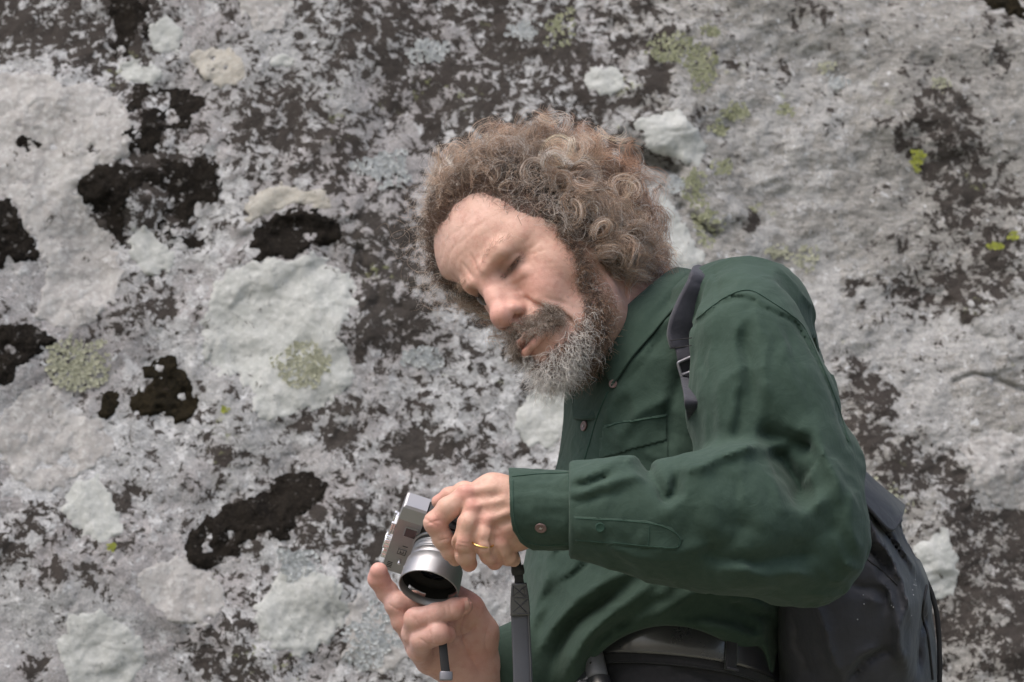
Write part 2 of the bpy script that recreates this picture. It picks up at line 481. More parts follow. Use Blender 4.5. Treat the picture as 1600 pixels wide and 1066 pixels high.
def rock_y(x, z):
    """full height function of the rock: depth for building-frame x, z"""
    y = Y0(x, z); s = DIST/(DIST+y)*PX; px = 800+x*s; py = 533-z*s
    q = np.stack([x, z, x*0], -1)
    y = y-.060*fbm(q*2.1+3, 3)-.022*fbm(q*7+9, 4)
    st = np.stack([x*9+z*3, z*30-x*9, x*0], -1)
    y = y-.0055*fbm(st, 4, .6)*sstep(500, 1100, px)
    y = y-.0048*fbm(q*38, 4, .62)
    r = np.abs(fbm(np.stack([x*6, z*11, x*0+5], -1), 4)); y = y+.0012*sstep(.05, .0, r)
    wob = 14*fbm(q*30+50, 3)
    for pts, w, dep in CRACKS:
        d = seg_dist(px+wob, py-wob, pts); y = y+.001*dep*np.exp(-(d/w)**2)
    for pts, w, hgt in LEDGES:
        d = seg_dist(px+wob, py+wob, pts); y = y-.001*hgt*sstep(w, w*.35, d)*.6
    edge = sstep(1.55, 2.6, np.abs(x-.1))+sstep(1.4, 2.6, z); y = y+1.3*edge**1.6
    return y
DEN = ["7844466666533435", "1455557766443253", "1584654555431265", "3764455433231353", "1351157543211366", "5441155555323333",
       "1444355555554621", "2335445444444462", "5545455444444456", "2214443333333465", "2226445333333355"]
DEN = np.array([[int(c) for c in r] for r in DEN], float)
# hand-placed brown clusters: (px, py, rx, ry, strength)
BLOBS = [(470, 190, 45, 55, 4), (520, 240, 60, 40, 3), (600, 60, 70, 50, 2.5), (110, 30, 110, 55, 3), (200, 60, 60, 50, 3), (700, 130, 60, 30, 3), (850, 110, 60, 40, 2.5), (1020, 120, 35, 25, 3),
         (1000, 60, 50, 30, 2), (1490, 230, 45, 90, 4.5), (1455, 180, 30, 50, 3), (1530, 320, 40, 40, 3), (1560, 400, 40, 50, 3), (1270, 20, 45, 25, 4), (1560, 90, 30, 20, 3),
         (590, 390, 45, 45, 4), (600, 510, 50, 60, 2.5), (260, 490, 60, 35, 2.5), (520, 650, 60, 30, 3), (530, 680, 30, 30, 3), (620, 700, 40, 20, 2), (680, 700, 60, 30, 2), (1350, 600, 40, 50, 3),
         (1360, 680, 35, 30, 4), (1440, 710, 45, 30, 4), (1470, 745, 50, 35, 4.5), (1505, 850, 30, 70, 5), (1550, 830, 50, 30, 3), (1500, 940, 40, 50, 4), (1470, 985, 30, 20, 4), (1590, 960, 30, 60, 3), (1580, 830, 30, 60, 3),
         (330, 1020, 35, 30, 5), (375, 990, 30, 20, 4), (20, 860, 25, 25, 4), (100, 890, 50, 14, 4), (30, 820, 30, 14, 3), (150, 910, 30, 30, 1), (100, 800, 60, 15, 2), (600, 830, 60, 40, 3.5), (480, 830, 50, 40, 2),
         (520, 800, 40, 20, 2), (350, 715, 20, 15, 4), (230, 770, 40, 16, 3), (190, 790, 20, 15, 2), (370, 610, 25, 12, 5), (560, 1030, 30, 20, 3), (50, 1045, 30, 20, 4), (160, 1040, 16, 20, 4), (300, 930, 30, 30, 2),
         (800, 60, 60, 30, 2), (760, 20, 60, 20, 2), (380, 190, 30, 40, 2), (480, 20, 20, 15, 4), (740, 210, 60, 30, 2), (900, 150, 50, 30, 2), (1180, 345, 16, 18, 4), (1170, 352, 14, 10, 4), (1060, 240, 30, 16, 2.5),
         (1420, 200, 20, 50, 2), (1480, 350, 50, 30, 1.5), (1470, 170, 30, 40, 3), (1500, 290, 40, 50, 3), (1440, 450, 50, 30, 3.5), (1500, 430, 40, 30, 3), (1520, 480, 30, 40, 3), (1590, 330, 30, 60, 2.5), (1400, 750, 40, 30, 3), (1380, 640, 30, 30, 3), (1540, 900, 40, 40, 2.5), (1590, 1000, 30, 50, 3), (1145, 100, 12, 8, 5), (1225, 110, 14, 20, 4), (1150, 250, 20, 12, 2), (1300, 190, 20, 20, 3), (1380, 200, 40, 20, 1.5), (1340, 440, 16, 8, 5), (1330, 455, 12, 12, 5)]
BLACKB = [(30, 370, 40, 48), (15, 330, 28, 25)]
def densities(px, py):
    gx = np.clip(px/100-.5, 0, 14.999); gy = np.clip(py/100-.5, 0, 9.999); i = gx.astype(int); j = gy.astype(int); fx = gx-i; fy = gy-j
    d = (DEN[j, i]*(1-fx)+DEN[j, i+1]*fx)*(1-fy)+(DEN[j+1, i]*(1-fx)+DEN[j+1, i+1]*fx)*fy
    d = d*1.0
    for x, y, rx, ry, s in BLOBS: d = d+s*(1.7 if x > 1120 else 1.15)*np.exp(-(((px-x)/rx)**2+((py-y)/ry)**2)**1.3)
    return d/10*(1-.30*sstep(1000, 1250, px)*sstep(1000, 700, py))
def rock_grid():
    # uneven grid: fine where the photograph looks, coarser beyond
    def axis(lo, a, b, hi, h):
        mid = np.arange(a, b, h); l = []; x = a; s = h
        while x > lo: s *= 1.06; x -= s; l.append(x)
        r = []; x = mid[-1]; s = h
        while x < hi: s *= 1.06; x += s; r.append(x)
        return np.array(l[::-1]+list(mid)+r)
    xs = axis(-2.8, -.86, .92, 2.9, .0024); zs = axis(-2.3, -.62, .64, 2.6, .0024)
    X, Z = np.meshgrid(xs, zs, indexing='ij'); Y = rock_y(X, Z)
    return xs, zs, X, Y, Z
xs, zs, RX, RY, RZ = rock_grid()
s_ = DIST/(DIST+Y0(RX, RZ))*PX; rpx = 800+RX*s_; rpy = 533-RZ*s_
V = np.stack([RX, RY, RZ], -1).reshape(-1, 3)
ii = np.arange(RX.size).reshape(RX.shape)
F = np.stack([ii[:-1, :-1], ii[1:, :-1], ii[1:, 1:], ii[:-1, 1:]], -1).reshape(-1, 4)
den = densities(rpx, rpy).ravel()
right = (sstep(900, 1250, rpx+.25*(533-rpy))).ravel()                       # right-hand rock: barer, greyer, streaked
qn = np.stack([RX, RZ, RX*0], -1)
white = (fbm(qn*5+21, 4)).ravel()+.35*np.exp(-(((rpx-1300)/120)**2+((rpy-530)/60)**2)).ravel()+.4*np.exp(-(((rpx-470)/120)**2+((rpy-960)/100)**2)).ravel()

def rock_material():
    m, t, b = mat('lichened_rock', (.3, .3, .3), .95, spec=.07); g = N(t); p = g.pos()
    # every pattern below lives in the rock's own 3D space
    den = g.m('MINIMUM', g.attr('brown'), .74); rt = g.attr('bare'); wh = g.attr('pale')
    warp = g.n('ShaderNodeTexNoise'); warp.inputs['Scale'].default_value = 26; warp.inputs['Detail'].default_value = 3; g.l(p, warp.inputs['Vector'])
    wv = g.n('ShaderNodeVectorMath', operation='SCALE'); g.l(warp.outputs['Color'], wv.inputs[0]); wv.inputs['Scale'].default_value = .035
    pw = g.n('ShaderNodeVectorMath', operation='ADD'); g.l(p, pw.inputs[0]); g.l(wv.outputs[0], pw.inputs[1]); pw = pw.outputs[0]
    big = g.noise(p, 5, 6, .6); med = g.noise(pw, 22, 8, .62); fine = g.noise(p, 90, 8, .7); tiny = g.noise(p, 420, 6, .7)
    pink = g.mix(g.ramp(med, .3, .7), (.25, .242, .246), (.385, .376, .380))
    grey = g.mix(g.ramp(fine, .3, .7), (.26, .264, .268), (.40, .41, .415))
    mp = g.n('ShaderNodeMapping'); mp.inputs['Rotation'].default_value = (0, math.radians(-24), 0); mp.inputs['Scale'].default_value = (1, 1, 4.2); g.l(p, mp.inputs[0])
    strk = g.noise(mp.outputs[0], 26, 9, .68, .6)
    bare = g.mix(g.ramp(strk, .3, .7), (.20, .195, .186), (.35, .345, .33)); bare = g.mix(g.ramp(g.noise(mp.outputs[0], 70, 7, .7), .52, .68), bare, (.38, .375, .36))
    col = g.mix(g.ramp(big, .42, .58), pink, grey); col = g.mix(g.ramp(rt, .25, .75), col, bare)
    # pale lichen flecks: cells with ragged borders
    v1 = g.vor(pw, 62); fl = g.ramp(g.m('ADD', g.noise(p, 34, 8, .72), g.m('MULTIPLY', wh, .22)), .53, .57)
    flc = g.mix(g.ramp(fine, .3, .7), (.40, .41, .42), (.58, .595, .61)); col = g.mix(g.m('MULTIPLY', fl, g.ramp(rt, .3, .9, .75, .35)), col, flc)
    fl2 = g.ramp(g.noise(pw, 75, 6, .7), .60, .64); col = g.mix(g.m('MULTIPLY', fl2, .9), col, (.56, .58, .60))
    # thin dark outlines and pits
    pit = g.ramp(g.noise(p, 150, 6, .7), .605, .66); col = g.mix(g.m('MULTIPLY', pit, .75), col, (.07, .062, .058))
    # brown-black crust, thresholded by the density painted on the mesh
    bn = g.m('ADD', g.m('MULTIPLY', g.noise(p, 24, 2, .5), .26), g.m('MULTIPLY', g.noise(pw, 74, 8, .70), .74))
    thr = g.m('SUBTRACT', .652, g.m('MULTIPLY', den, .250)); bmask = g.ramp(g.m('SUBTRACT', bn, thr), -.003, .006)
    br = g.mix(g.ramp(g.noise(p, 40, 4, .6), .35, .65), (.011, .0095, .008), (.030, .024, .020)); br = g.mix(g.ramp(tiny, .35, .65), br, (.016, .013, .011))
    br = g.mix(g.ramp(g.noise(p, 11, 3), .5, .62), br, (.026, .023, .020))
    col = g.mix(bmask, col, br)
    halo = g.ramp(g.m('SUBTRACT', bn, thr), -.05, .0); col = g.mix(g.m('MULTIPLY', halo, .38), col, (.115, .104, .098))
    # yellow-green specks
    ym = g.m('MULTIPLY', g.ramp(g.noise(p, 9, 3), .60, .68), g.ramp(g.noise(p, 60, 6, .7), .57, .61)); col = g.mix(g.m('MULTIPLY', ym, .5), col, (.30, .33, .16))
    col = g.mix(1.0, col, g.mix(g.ramp(tiny, .3, .7), (.74, .74, .74), (1.22, 1.22, 1.22)), 'MULTIPLY')
    g.l(col, b.inputs['Base Color'])
    h = g.m('ADD', g.m('MULTIPLY', fine, .9), g.m('MULTIPLY', tiny, .35)); h = g.m('ADD', h, g.m('MULTIPLY', bmask, .25)); h = g.m('ADD', h, g.m('MULTIPLY', fl, .18)); h = g.m('ADD', h, g.m('MULTIPLY', strk, .5))
    h = g.m('SUBTRACT', h, g.m('MULTIPLY', pit, .3))
    g.l(g.bump(h, .65, .006), b.inputs['Normal'])
    return m
M['rock'] = rock_material()
rock = mk('rock_face', V, F, M['rock'], attrs={'brown': den, 'bare': right, 'pale': white})
tag(rock, kind='structure')
rock['label'] = 'tall lichen-spotted grey boulder face filling the background'

def crust_mat(name, c1, c2, c3, rough=.95, grain=220, bump=.6, speck=None):
    m, t, b = mat(name, c1, rough, spec=.06); g = N(t); p = g.pos()
    a = g.noise(p, 24, 7, .65); f = g.noise(p, grain, 6, .7)
    col = g.mix(g.ramp(a, .35, .65), c1, c2); col = g.mix(g.ramp(f, .45, .7), col, c3)
    st = g.noise(p, 48, 8, .72, .8)
    col = g.mix(g.m('MULTIPLY', g.ramp(st, .57, .63), .5), col, tuple(.5*v for v in c1)); col = g.mix(g.m('MULTIPLY', g.ramp(g.noise(p, 30, 9, .75, .5), .625, .64), .8), col, (.05, .04, .034) if not speck else c1)
    if speck: col = g.mix(g.m('MULTIPLY', g.ramp(g.noise(p, 75, 7, .72), .60, .63), .85), col, speck)
    g.l(col, b.inputs['Base Color']); g.l(g.bump(g.m('ADD', f, g.m('MULTIPLY', st, .7)), bump, .004), b.inputs['Normal'])
    return m
M['moss_black'] = crust_mat('black_moss', (.011, .010, .009), (.021, .018, .015), (.036, .031, .026), grain=300, bump=1, speck=(.16, .155, .15))
M['moss_olive'] = crust_mat('black_olive_moss', (.012, .011, .008), (.022, .018, .011), (.035, .028, .016), grain=300, bump=1)
M['pale'] = crust_mat('pale_crust', (.36, .378, .366), (.42, .435, .425), (.49, .505, .498), grain=120, bump=.35)
M['pale_pink'] = crust_mat('pale_grey_crust', (.30, .292, .285), (.38, .375, .368), (.47, .475, .475), grain=120, bump=.4)
M['pale_tan'] = crust_mat('tan_crust', (.34, .325, .29), (.37, .36, .325), (.42, .41, .38), grain=160, bump=.5)
M['brown_crust'] = crust_mat('brown_crust', (.035, .025, .019), (.060, .042, .032), (.085, .062, .048), grain=260, bump=.9)

def patch(name, poly, matr, H, edge_mm, parent=None, rag=6, rough_h=.35, step=.0026, hole=0, **tags):
    poly = np.array(poly, float); c = poly.mean(0)
    w = rock_plane_pt(poly[:, 0], poly[:, 1]); lo = w.min(0)-.02; hi = w.max(0)+.02
    xs_ = np.arange(lo[0], hi[0], step); zs_ = np.arange(lo[2], hi[2], step); X, Z = np.meshgrid(xs_, zs_, indexing='ij')
    s = DIST/(DIST+Y0(X, Z))*PX; px = 800+X*s; py = 533-Z*s
    q = np.stack([X, Z, X*0], -1); sd = poly_sd(px, py, [tuple(v) for v in poly])
    sd = sd+rag*1.1*fbm(q*34+c[0], 2)+rag*1.3*fbm(q*110+c[1], 3)
    if hole: sd = np.minimum(sd, 14*(hole-fbm(q*60+c[0]*.3, 4)))
    sdm = sd/s[0, 0]                                   # metres
    hgt = H*.001*sstep(0, edge_mm*.001, sdm)*(1+rough_h*fbm(q*55, 3)+rough_h*.7*fbm(q*230, 2)); hgt = np.where(sdm > 0, hgt, np.maximum(sdm*.8, -.002))
    Y = rock_y(X, Z)-hgt-.0002
    ok = sdm > -.0035; idx = np.full(X.shape, -1); 
    cell = ok[:-1, :-1] & ok[1:, :-1] & ok[1:, 1:] & ok[:-1, 1:]
    use = np.zeros(X.shape, bool); use[:-1, :-1] |= cell; use[1:, :-1] |= cell; use[1:, 1:] |= cell; use[:-1, 1:] |= cell
    idx[use] = np.arange(use.sum()); V = np.stack([X, Y, Z], -1)[use]
    I = np.argwhere(cell); F = np.stack([idx[I[:, 0], I[:, 1]], idx[I[:, 0]+1, I[:, 1]], idx[I[:, 0]+1, I[:, 1]+1], idx[I[:, 0], I[:, 1]+1]], 1)
    return tag(mk(name, V, F, matr, parent=parent), **tags)

G1 = 'black moss cushions growing on the boulder'
MOSS = [
 ([(392, 372), (400, 350), (425, 338), (455, 330), (490, 328), (515, 335), (530, 350), (538, 372), (520, 382), (495, 378), (485, 392), (465, 388), (455, 402), (440, 398), (425, 408), (402, 415), (395, 405), (405, 395), (392, 388)], 'moss_black', 7, 'dome-shaped black moss cushion above the big pale lichen patch, left of the head'),
 ([(284, 850), (292, 832), (310, 815), (335, 800), (355, 790), (372, 785), (400, 778), (420, 760), (440, 740), (462, 733), (485, 736), (505, 745), (512, 758), (505, 775), (490, 790), (475, 800), (462, 805), (462, 825), (450, 842), (430, 845), (410, 835), (385, 840), (375, 855), (372, 875), (350, 880), (335, 885), (320, 896), (305, 885), (290, 870)], 'moss_black', 8, 'long slanting black moss cushion, largest low on the boulder, left of the camera'),
 ([(220, 572), (240, 562), (262, 560), (285, 572), (297, 592), (302, 620), (300, 640), (285, 655), (268, 660), (250, 648), (232, 650), (212, 646), (196, 640), (190, 628), (205, 615), (225, 610), (230, 596), (215, 585)], 'moss_olive', 9, 'rounded olive-edged black moss cushion between a yellow lichen and the big pale patch'),
 ([(153, 615), (165, 610), (180, 614), (187, 628), (182, 645), (172, 660), (160, 662), (155, 645)], 'moss_olive', 7, 'small oval black moss cushion just left of the olive-edged one'),
 ([(14, 222), (25, 212), (45, 209), (62, 212), (73, 222), (70, 236), (55, 243), (40, 244), (22, 236)], 'moss_black', 7, 'small isolated oval black moss cushion near the upper left edge'),
 ([(-20, 312), (15, 315), (30, 328), (42, 345), (36, 360), (50, 370), (60, 385), (55, 405), (38, 414), (22, 410), (14, 398), (8, 420), (-20, 420)], 'moss_black', 8, 'black moss cushion cut by the left edge, below the small oval one'),
 ([(-20, 515), (10, 510), (35, 503), (60, 512), (85, 525), (98, 535), (75, 545), (55, 560), (30, 575), (20, 590), (-20, 600)], 'moss_black', 8, 'black moss cushion cut by the left edge, beside the yellow lichen'),
 ([(122, 292), (135, 270), (158, 258), (190, 256), (215, 262), (240, 262), (262, 270), (255, 290), (228, 285), (205, 300), (195, 320), (190, 345), (196, 370), (188, 388), (176, 372), (160, 350), (142, 335), (130, 315)], 'moss_black', 7, 'black hook-shaped moss cushion tapering to a point, upper left of the boulder'),
 ([(188, 165), (205, 140), (235, 130), (270, 128), (300, 138), (322, 165), (312, 190), (290, 202), (262, 200), (250, 215), (240, 245), (218, 240), (208, 215), (215, 190)], 'moss_black', 5, 'ragged black moss patch above the hook-shaped cushion'),
 ([(258, 250), (300, 248), (335, 262), (345, 290), (338, 320), (310, 322), (300, 345), (315, 375), (310, 396), (290, 396), (282, 370), (272, 388), (258, 380), (250, 350), (262, 320), (250, 290)], 'moss_black', 4, 'broken black moss patch right of the hook-shaped cushion'),
 ([(150, -20), (215, -10), (237, 30), (234, 62), (205, 80), (180, 88), (160, 70), (175, 50), (165, 20)], 'moss_black', 5, 'black moss patch touching the upper edge at left'),
 ([(1504, -20), (1540, 8), (1575, 22), (1620, 36), (1640, -20)], 'moss_olive', 9, 'dark patch added in the upper right corner of the boulder'),  # added moss-coloured patch, standing in for the dark beyond the rock's edge
]
for poly, mm, H, lab in MOSS:
    ragged = 'ragged' in lab or 'broken' in lab or 'touching' in lab
    patch('moss_cushion', poly, M[mm], H*.55, 9, rag=13 if ragged else 8, hole=.26 if ragged else .40, label=lab, cat='moss', group=G1)
PALE = [
 ([(308, 515), (318, 485), (335, 450), (355, 425), (385, 412), (420, 405), (455, 408), (490, 402), (520, 412), (552, 440), (556, 475), (545, 500), (530, 525), (545, 560), (552, 600), (520, 620), (480, 640), (440, 655), (405, 650), (395, 625), (370, 590), (340, 585), (318, 560)], 'pale'),
 ([(-20, 115), (60, 112), (110, 130), (150, 125), (168, 150), (190, 160), (210, 195), (208, 250), (160, 255), (128, 275), (120, 300), (140, 340), (165, 365), (195, 420), (180, 470), (150, 500), (110, 520), (60, 490), (70, 420), (55, 380), (35, 330), (15, 305), (-20, 300)], 'pale_pink'),
 ([(230, 45), (262, 26), (288, 50), (275, 80), (240, 82)], 'pale'), ([(190, 105), (235, 95), (260, 115), (235, 130), (200, 128)], 'pale'),
 ([(303, 90), (330, 70), (365, 78), (385, 105), (375, 130), (340, 132), (310, 120)], 'pale_tan'), ([(365, -20), (455, -20), (462, 25), (440, 48), (400, 50), (380, 25)], 'pale_pink'),
 ([(5, 650), (45, 612), (95, 590), (110, 600), (100, 640), (150, 660), (175, 700), (130, 740), (60, 775), (20, 745), (-10, 700)], 'pale_pink'),
 ([(110, 760), (150, 745), (185, 790), (200, 835), (180, 850), (130, 835), (95, 800)], 'pale'), ([(215, 900), (250, 875), (290, 872), (330, 890), (345, 925), (345, 960), (300, 985), (250, 960), (215, 930)], 'pale_pink'),
 ([(105, 960), (160, 950), (210, 985), (230, 1040), (180, 1080), (110, 1070), (90, 1010)], 'pale'), ([(385, 345), (395, 305), (440, 290), (500, 300), (540, 325), (520, 335), (480, 322), (430, 330), (400, 348)], 'pale_tan'),
 ([(195, 360), (225, 350), (250, 380), (275, 400), (262, 428), (230, 432), (205, 410)], 'pale'), ([(995, 195), (1020, 175), (1060, 172), (1095, 200), (1102, 240), (1085, 258), (1050, 245), (1010, 235)], 'pale'),
 ([(905, 115), (930, 100), (970, 108), (975, 135), (955, 150), (920, 140)], 'pale'), ([(795, 640), (830, 610), (880, 612), (900, 660), (860, 700), (810, 690)], 'pale'),
 ([(1035, 310), (1060, 330), (1080, 375), (1110, 400), (1080, 425), (1040, 420), (1025, 380)], 'pale'), ([(395, 950), (430, 900), (480, 880), (525, 905), (540, 950), (520, 1000), (470, 1030), (420, 1010)], 'pale'),
 ([(1500, 700), (1550, 670), (1640, 680), (1640, 780), (1580, 800), (1530, 770)], 'pale_pink'), ([(1430, 850), (1470, 820), (1492, 870), (1490, 930), (1455, 930), (1435, 900)], 'pale'),
 ([(415, 85), (440, 82), (455, 98), (440, 108), (420, 104)], 'pale'), ([(560, 930), (620, 960), (650, 1010), (600, 1060), (540, 1030), (540, 970)], 'pale_pink'),
]
for poly, mm in PALE: patch('pale_lichen_patch', poly, M[mm], 1.3, 3, parent=rock, rag=8, rough_h=.5, hole=.75 if mm == 'pale' else .48)

# ---- yellow-green leafy lichen tufts: small crumpled lobes standing off the rock
M['lichen_yellow'] = crust_mat('yellow_lichen', (.42, .43, .32), (.54, .55, .43), (.66, .66, .56), grain=400, bump=.4)
M['lichen_green'] = crust_mat('green_lichen', (.30, .32, .20), (.44, .46, .31), (.58, .59, .46), grain=400, bump=.4)
M['lichen_acid'] = crust_mat('acid_lichen', (.36, .40, .07), (.44, .48, .10), (.50, .52, .20), grain=400, bump=.4)
M['lichen_white'] = crust_mat('white_lichen', (.50, .53, .54), (.60, .63, .65), (.72, .75, .76), grain=400, bump=.4)
def tuft(px, py, rx, ry, n, matr, label, size=.0030, group='leafy lichen tufts on the boulder'):
    n = int(n*1.8); rng = np.random.default_rng(int(px*7+py)); V = []; F = []
    a = rng.random(n)*6.283; r = rng.random(n)**.62*1.25; lump = fbm(np.stack([np.cos(a)*1.3+px, np.sin(a)*1.3, a*0], -1), 2)
    X = px+np.cos(a)*r*rx*(1+.7*lump); Y = py+np.sin(a)*r*ry*(1+.7*lump)
    w = rock_plane_pt(X, Y); y = rock_y(w[:, 0], w[:, 2])
    for i in range(n):
        c = np.array([w[i, 0], y[i]-.0006-rng.random()*.0025, w[i, 2]]); s = size*(.35+rng.random()*.8); t = rng.random()*6.28
        u = np.array([math.cos(t), 0, math.sin(t)]); v = np.array([-math.sin(t), 0, math.cos(t)]); up = np.array([0, -1, 0.])
        k = len(V); m = 6; V.append(c-up*-.0004)
        for j in range(m):
            q = 6.283*j/m; rr = s*(.55+.6*rng.random()); V.append(c+rr*(math.cos(q)*u+math.sin(q)*v)+up*s*(.15+.55*rng.random()))
        for j in range(m): F.append((k, k+1+j, k+1+(j+1) % m))
    tag(mk('lichen_tuft', V, F, matr), label=label, cat='lichen', group=group)
for q in [
 (482, 572, 36, 28, 260, M['lichen_yellow'], 'large pale yellow lichen tuft low on the big pale patch', .0036),
 (118, 572, 42, 34, 260, M['lichen_yellow'], 'broad pale yellow lichen tuft near the left edge, beside a black moss cushion', .0036),
 (1055, 78, 34, 20, 150, M['lichen_green'], 'upper left tuft of the green lichens along the top, right of the hair'),
 (1098, 112, 22, 28, 130, M['lichen_green'], 'tall green lichen tuft below and right of the upper left one'),
 (872, 40, 18, 22, 70, M['lichen_green'], 'small green lichen tuft at the top edge above the hair'),
 (1112, 48, 11, 8, 30, M['lichen_green'], 'tiny green lichen tuft close to the top edge, right of the larger two'),
 (1152, 176, 20, 12, 70, M['lichen_green'], 'flat green lichen tuft high above the shirt shoulder'),
 (1126, 200, 13, 13, 40, M['lichen_green'], 'round green lichen tuft just below left of the flat one'),
 (1230, 170, 10, 9, 30, M['lichen_green'], 'lone green lichen tuft right of the flat one'),
 (1086, 284, 14, 20, 70, M['lichen_green'], 'upright green lichen tuft level with the top of the forehead'),
 (1130, 262, 14, 12, 45, M['lichen_green'], 'small green lichen tuft right of the upright one'),
 (1100, 342, 20, 26, 110, M['lichen_green'], 'bushy green lichen tuft just above the shirt shoulder'),
 (1218, 393, 16, 9, 45, M['lichen_yellow'], 'left one of two pale lichen tufts right of the shoulder'),
 (1264, 402, 20, 14, 60, M['lichen_yellow'], 'right one of two pale lichen tufts right of the shoulder'),
 (1435, 248, 9, 13, 40, M['lichen_acid'], 'bright acid-yellow lichen tuft on the bare grey rock at right'),
 (1470, 132, 11, 9, 34, M['lichen_yellow'], 'pale lichen tuft above the dark crust at upper right'),
 (1290, 104, 10, 8, 26, M['lichen_yellow'], 'tiny pale lichen tuft in the upper bare rock'),
 (1554, 384, 9, 6, 24, M['lichen_acid'], 'acid-yellow lichen tuft close to the right edge'),
 (1583, 368, 6, 5, 14, M['lichen_acid'], 'smallest acid-yellow lichen tuft touching the right edge'),
 (1388, 780, 26, 22, 60, M['lichen_yellow'], 'sparse ochre lichen tuft beside the backpack flap', .003),
 (350, 640, 5, 4, 12, M['lichen_acid'], 'speck of acid-yellow lichen below the big pale patch'),
 (176, 853, 5, 5, 12, M['lichen_acid'], 'speck of acid-yellow lichen left of the slanting moss cushion'),
 (602, 262, 34, 24, 200, M['lichen_white'], 'white crinkled lichen rosette left of the hair', .004),
 (665, 560, 26, 16, 110, M['lichen_white'], 'white crinkled lichen under the beard at left', .004),
 (1310, 128, 14, 10, 40, M['lichen_white'], 'small white lichen on the bare rock, upper right', .003),
 (672, 80, 26, 14, 100, M['lichen_white'], 'white crinkled lichen near the top, left of the hair', .004),
 (460, 880, 28, 22, 140, M['lichen_white'], 'white crinkled lichen below the slanting moss cushion', .004),
 (585, 1000, 34, 40, 220, M['lichen_white'], 'white crinkled lichen beside the lower hand', .004),
 (1058, 285, 12, 14, 60, M['lichen_white'], 'white lichen by the dark crevice right of the hair', .003),
 (820, 48, 18, 12, 60, M['lichen_white'], 'white crinkled lichen above the hair at the top edge', .0035)]: tuft(*q)

# ------------------------------------------------------------------ the man
HR = np.array([[-.557, -.643, -.526], [.542, -.761, .356], [-.629, -.087, .772]])
u_, _, vt_ = np.linalg.svd(HR); HR = u_ @ vt_
HS = 1.024; H0 = P(843, 426, .02)
def HW(l): return H0+HS*(np.asarray(l, float) @ HR.T)
def HL(p): return ((np.asarray(p, float)-H0) @ HR)/HS
def both(l): l = np.array(l, float); return (l, l*np.array([-1, 1, 1]))
ROOT_W = to_world(P(1045, 1066, .03)); ROOT_W[2] = 0.02
person = empty('person', ROOT_W, label='bearded man with curly greying hair in a green shirt looking down at his camera', cat='person')

head = SDF()
def hell(c, r, k=.01, op='u', rot=None):
    head.ell(HW(c), np.array(r)*HS, k, HR if rot is None else HR @ rot, op)
def hell2(c, r, k=.01, op='u', rot=None):
    for i, q in enumerate(both(c)):
        rr = rot
        if rot is not None and i == 1: D_ = np.diag([-1., 1, 1]); rr = D_ @ rot @ D_
        hell(q, r, k, op, rr)
def hcone(a, b, ra, rb, k=.008, op='u'): head.cone(HW(a), HW(b), ra*HS, rb*HS, k, op)
def hcone2(a, b, ra, rb, k=.008, op='u'):
    for q, w in zip(both(a), both(b)): hcone(q, w, ra, rb, k, op)
def rotx(a): c, s = math.cos(a), math.sin(a); return np.array([[1, 0, 0], [0, c, -s], [0, s, c]])
def roty(a): c, s = math.cos(a), math.sin(a); return np.array([[c, 0, s], [0, 1, 0], [-s, 0, c]])
def rotz(a): c, s = math.cos(a), math.sin(a); return np.array([[c, -s, 0], [s, c, 0], [0, 0, 1]])
hell((0, -.014, .042), (.076, .097, .086), .01)
hell((0, .030, .042), (.063, .052, .056), .025)
hell((0, .020, -.030), (.059, .050, .062), .02)                 # mid face
hell2((-.055, .020, -.010), (.017, .040, .045), .025)           # flat side of the face
hell2((-.038, .046, -.028), (.020, .020, .017), .020)           # cheek bone
hell((-.032, .057, -.046), (.016, .016, .018), .016)            # near cheek
hell((0, .060, -.070), (.022, .0245, .026), .018)               # mouth mound
hcone2((-.053, .006, -.068), (-.022, .055, -.100), .012, .013, .02)
hell((0, .020, -.075), (.048, .050, .045), .02)
hell((0, .063, -.106), (.020, .017, .015), .015)                # chin
hcone2((-.048, .0610, .0085), (-.030, .0785, .0070), .0085, .0102, .007); hcone2((-.030, .0785, .0070), (-.012, .0850, .0025), .0102, .0092, .007)   # brow
hell((0, .079, .008), (.013, .010, .012), .012); hell((0, .056, .026), (.048, .0275, .026), .02)
hcone2((-.060, .030, .012), (-.046, .058, .016), .012, .009, .018)
def eye_side(l, side):      # the two eyes sit a little differently in this view
    l = np.array(l, float); return l+np.array([.0015, .0015, .0000]) if side == 0 else l*np.array([-1, 1, 1])+np.array([-.0050, .0, .0050])
def eell(c, r, k, op='u'):
    for s_ in (0, 1): hell(eye_side(c, s_), r if op == 'u' or s_ == 0 else np.array(r)*.8, k, op)
def econe(a, b, ra, rb, k, op='u'):
    for s_ in (0, 1): hcone(eye_side(a, s_), eye_side(b, s_), ra, rb, k, op)
eell((-.0275, .0865, -.0090), (.0175, .0120, .0075), .007, 's')
hcone2((-.0065, .0780, .004), (-.0085, .0800, -.038), .0068, .0085, .010)      # sides of the nose
hcone((0, .0785, .006), (0, .0870, -.024), .0078, .0088, .008)    # nose
hcone((0, .0870, -.024), (0, .0935, -.0435), .0086, .0100, .007)
hell((0, .0940, -.0460), (.0118, .0118, .0104), .006)
hell2((-.0126, .0840, -.0470), (.0066, .0110, .0072), .0040)
hcone((0, .0935, -.0515), (0, .081, -.0570), .0055, .0045, .004)
hcone2((-.0084, .0900, -.0615), (-.0074, .0880, -.0495), .0036, .0022, .0015, 's')
hcone2((-.0090, .0845, -.0605), (-.0080, .0865, -.0500), .0036, .0022, .0015, 's')
hcone2((-.0205, .0840, -.036), (-.0200, .0780, -.050), .0020, .0020, .0035, 's')   # crease behind the wing
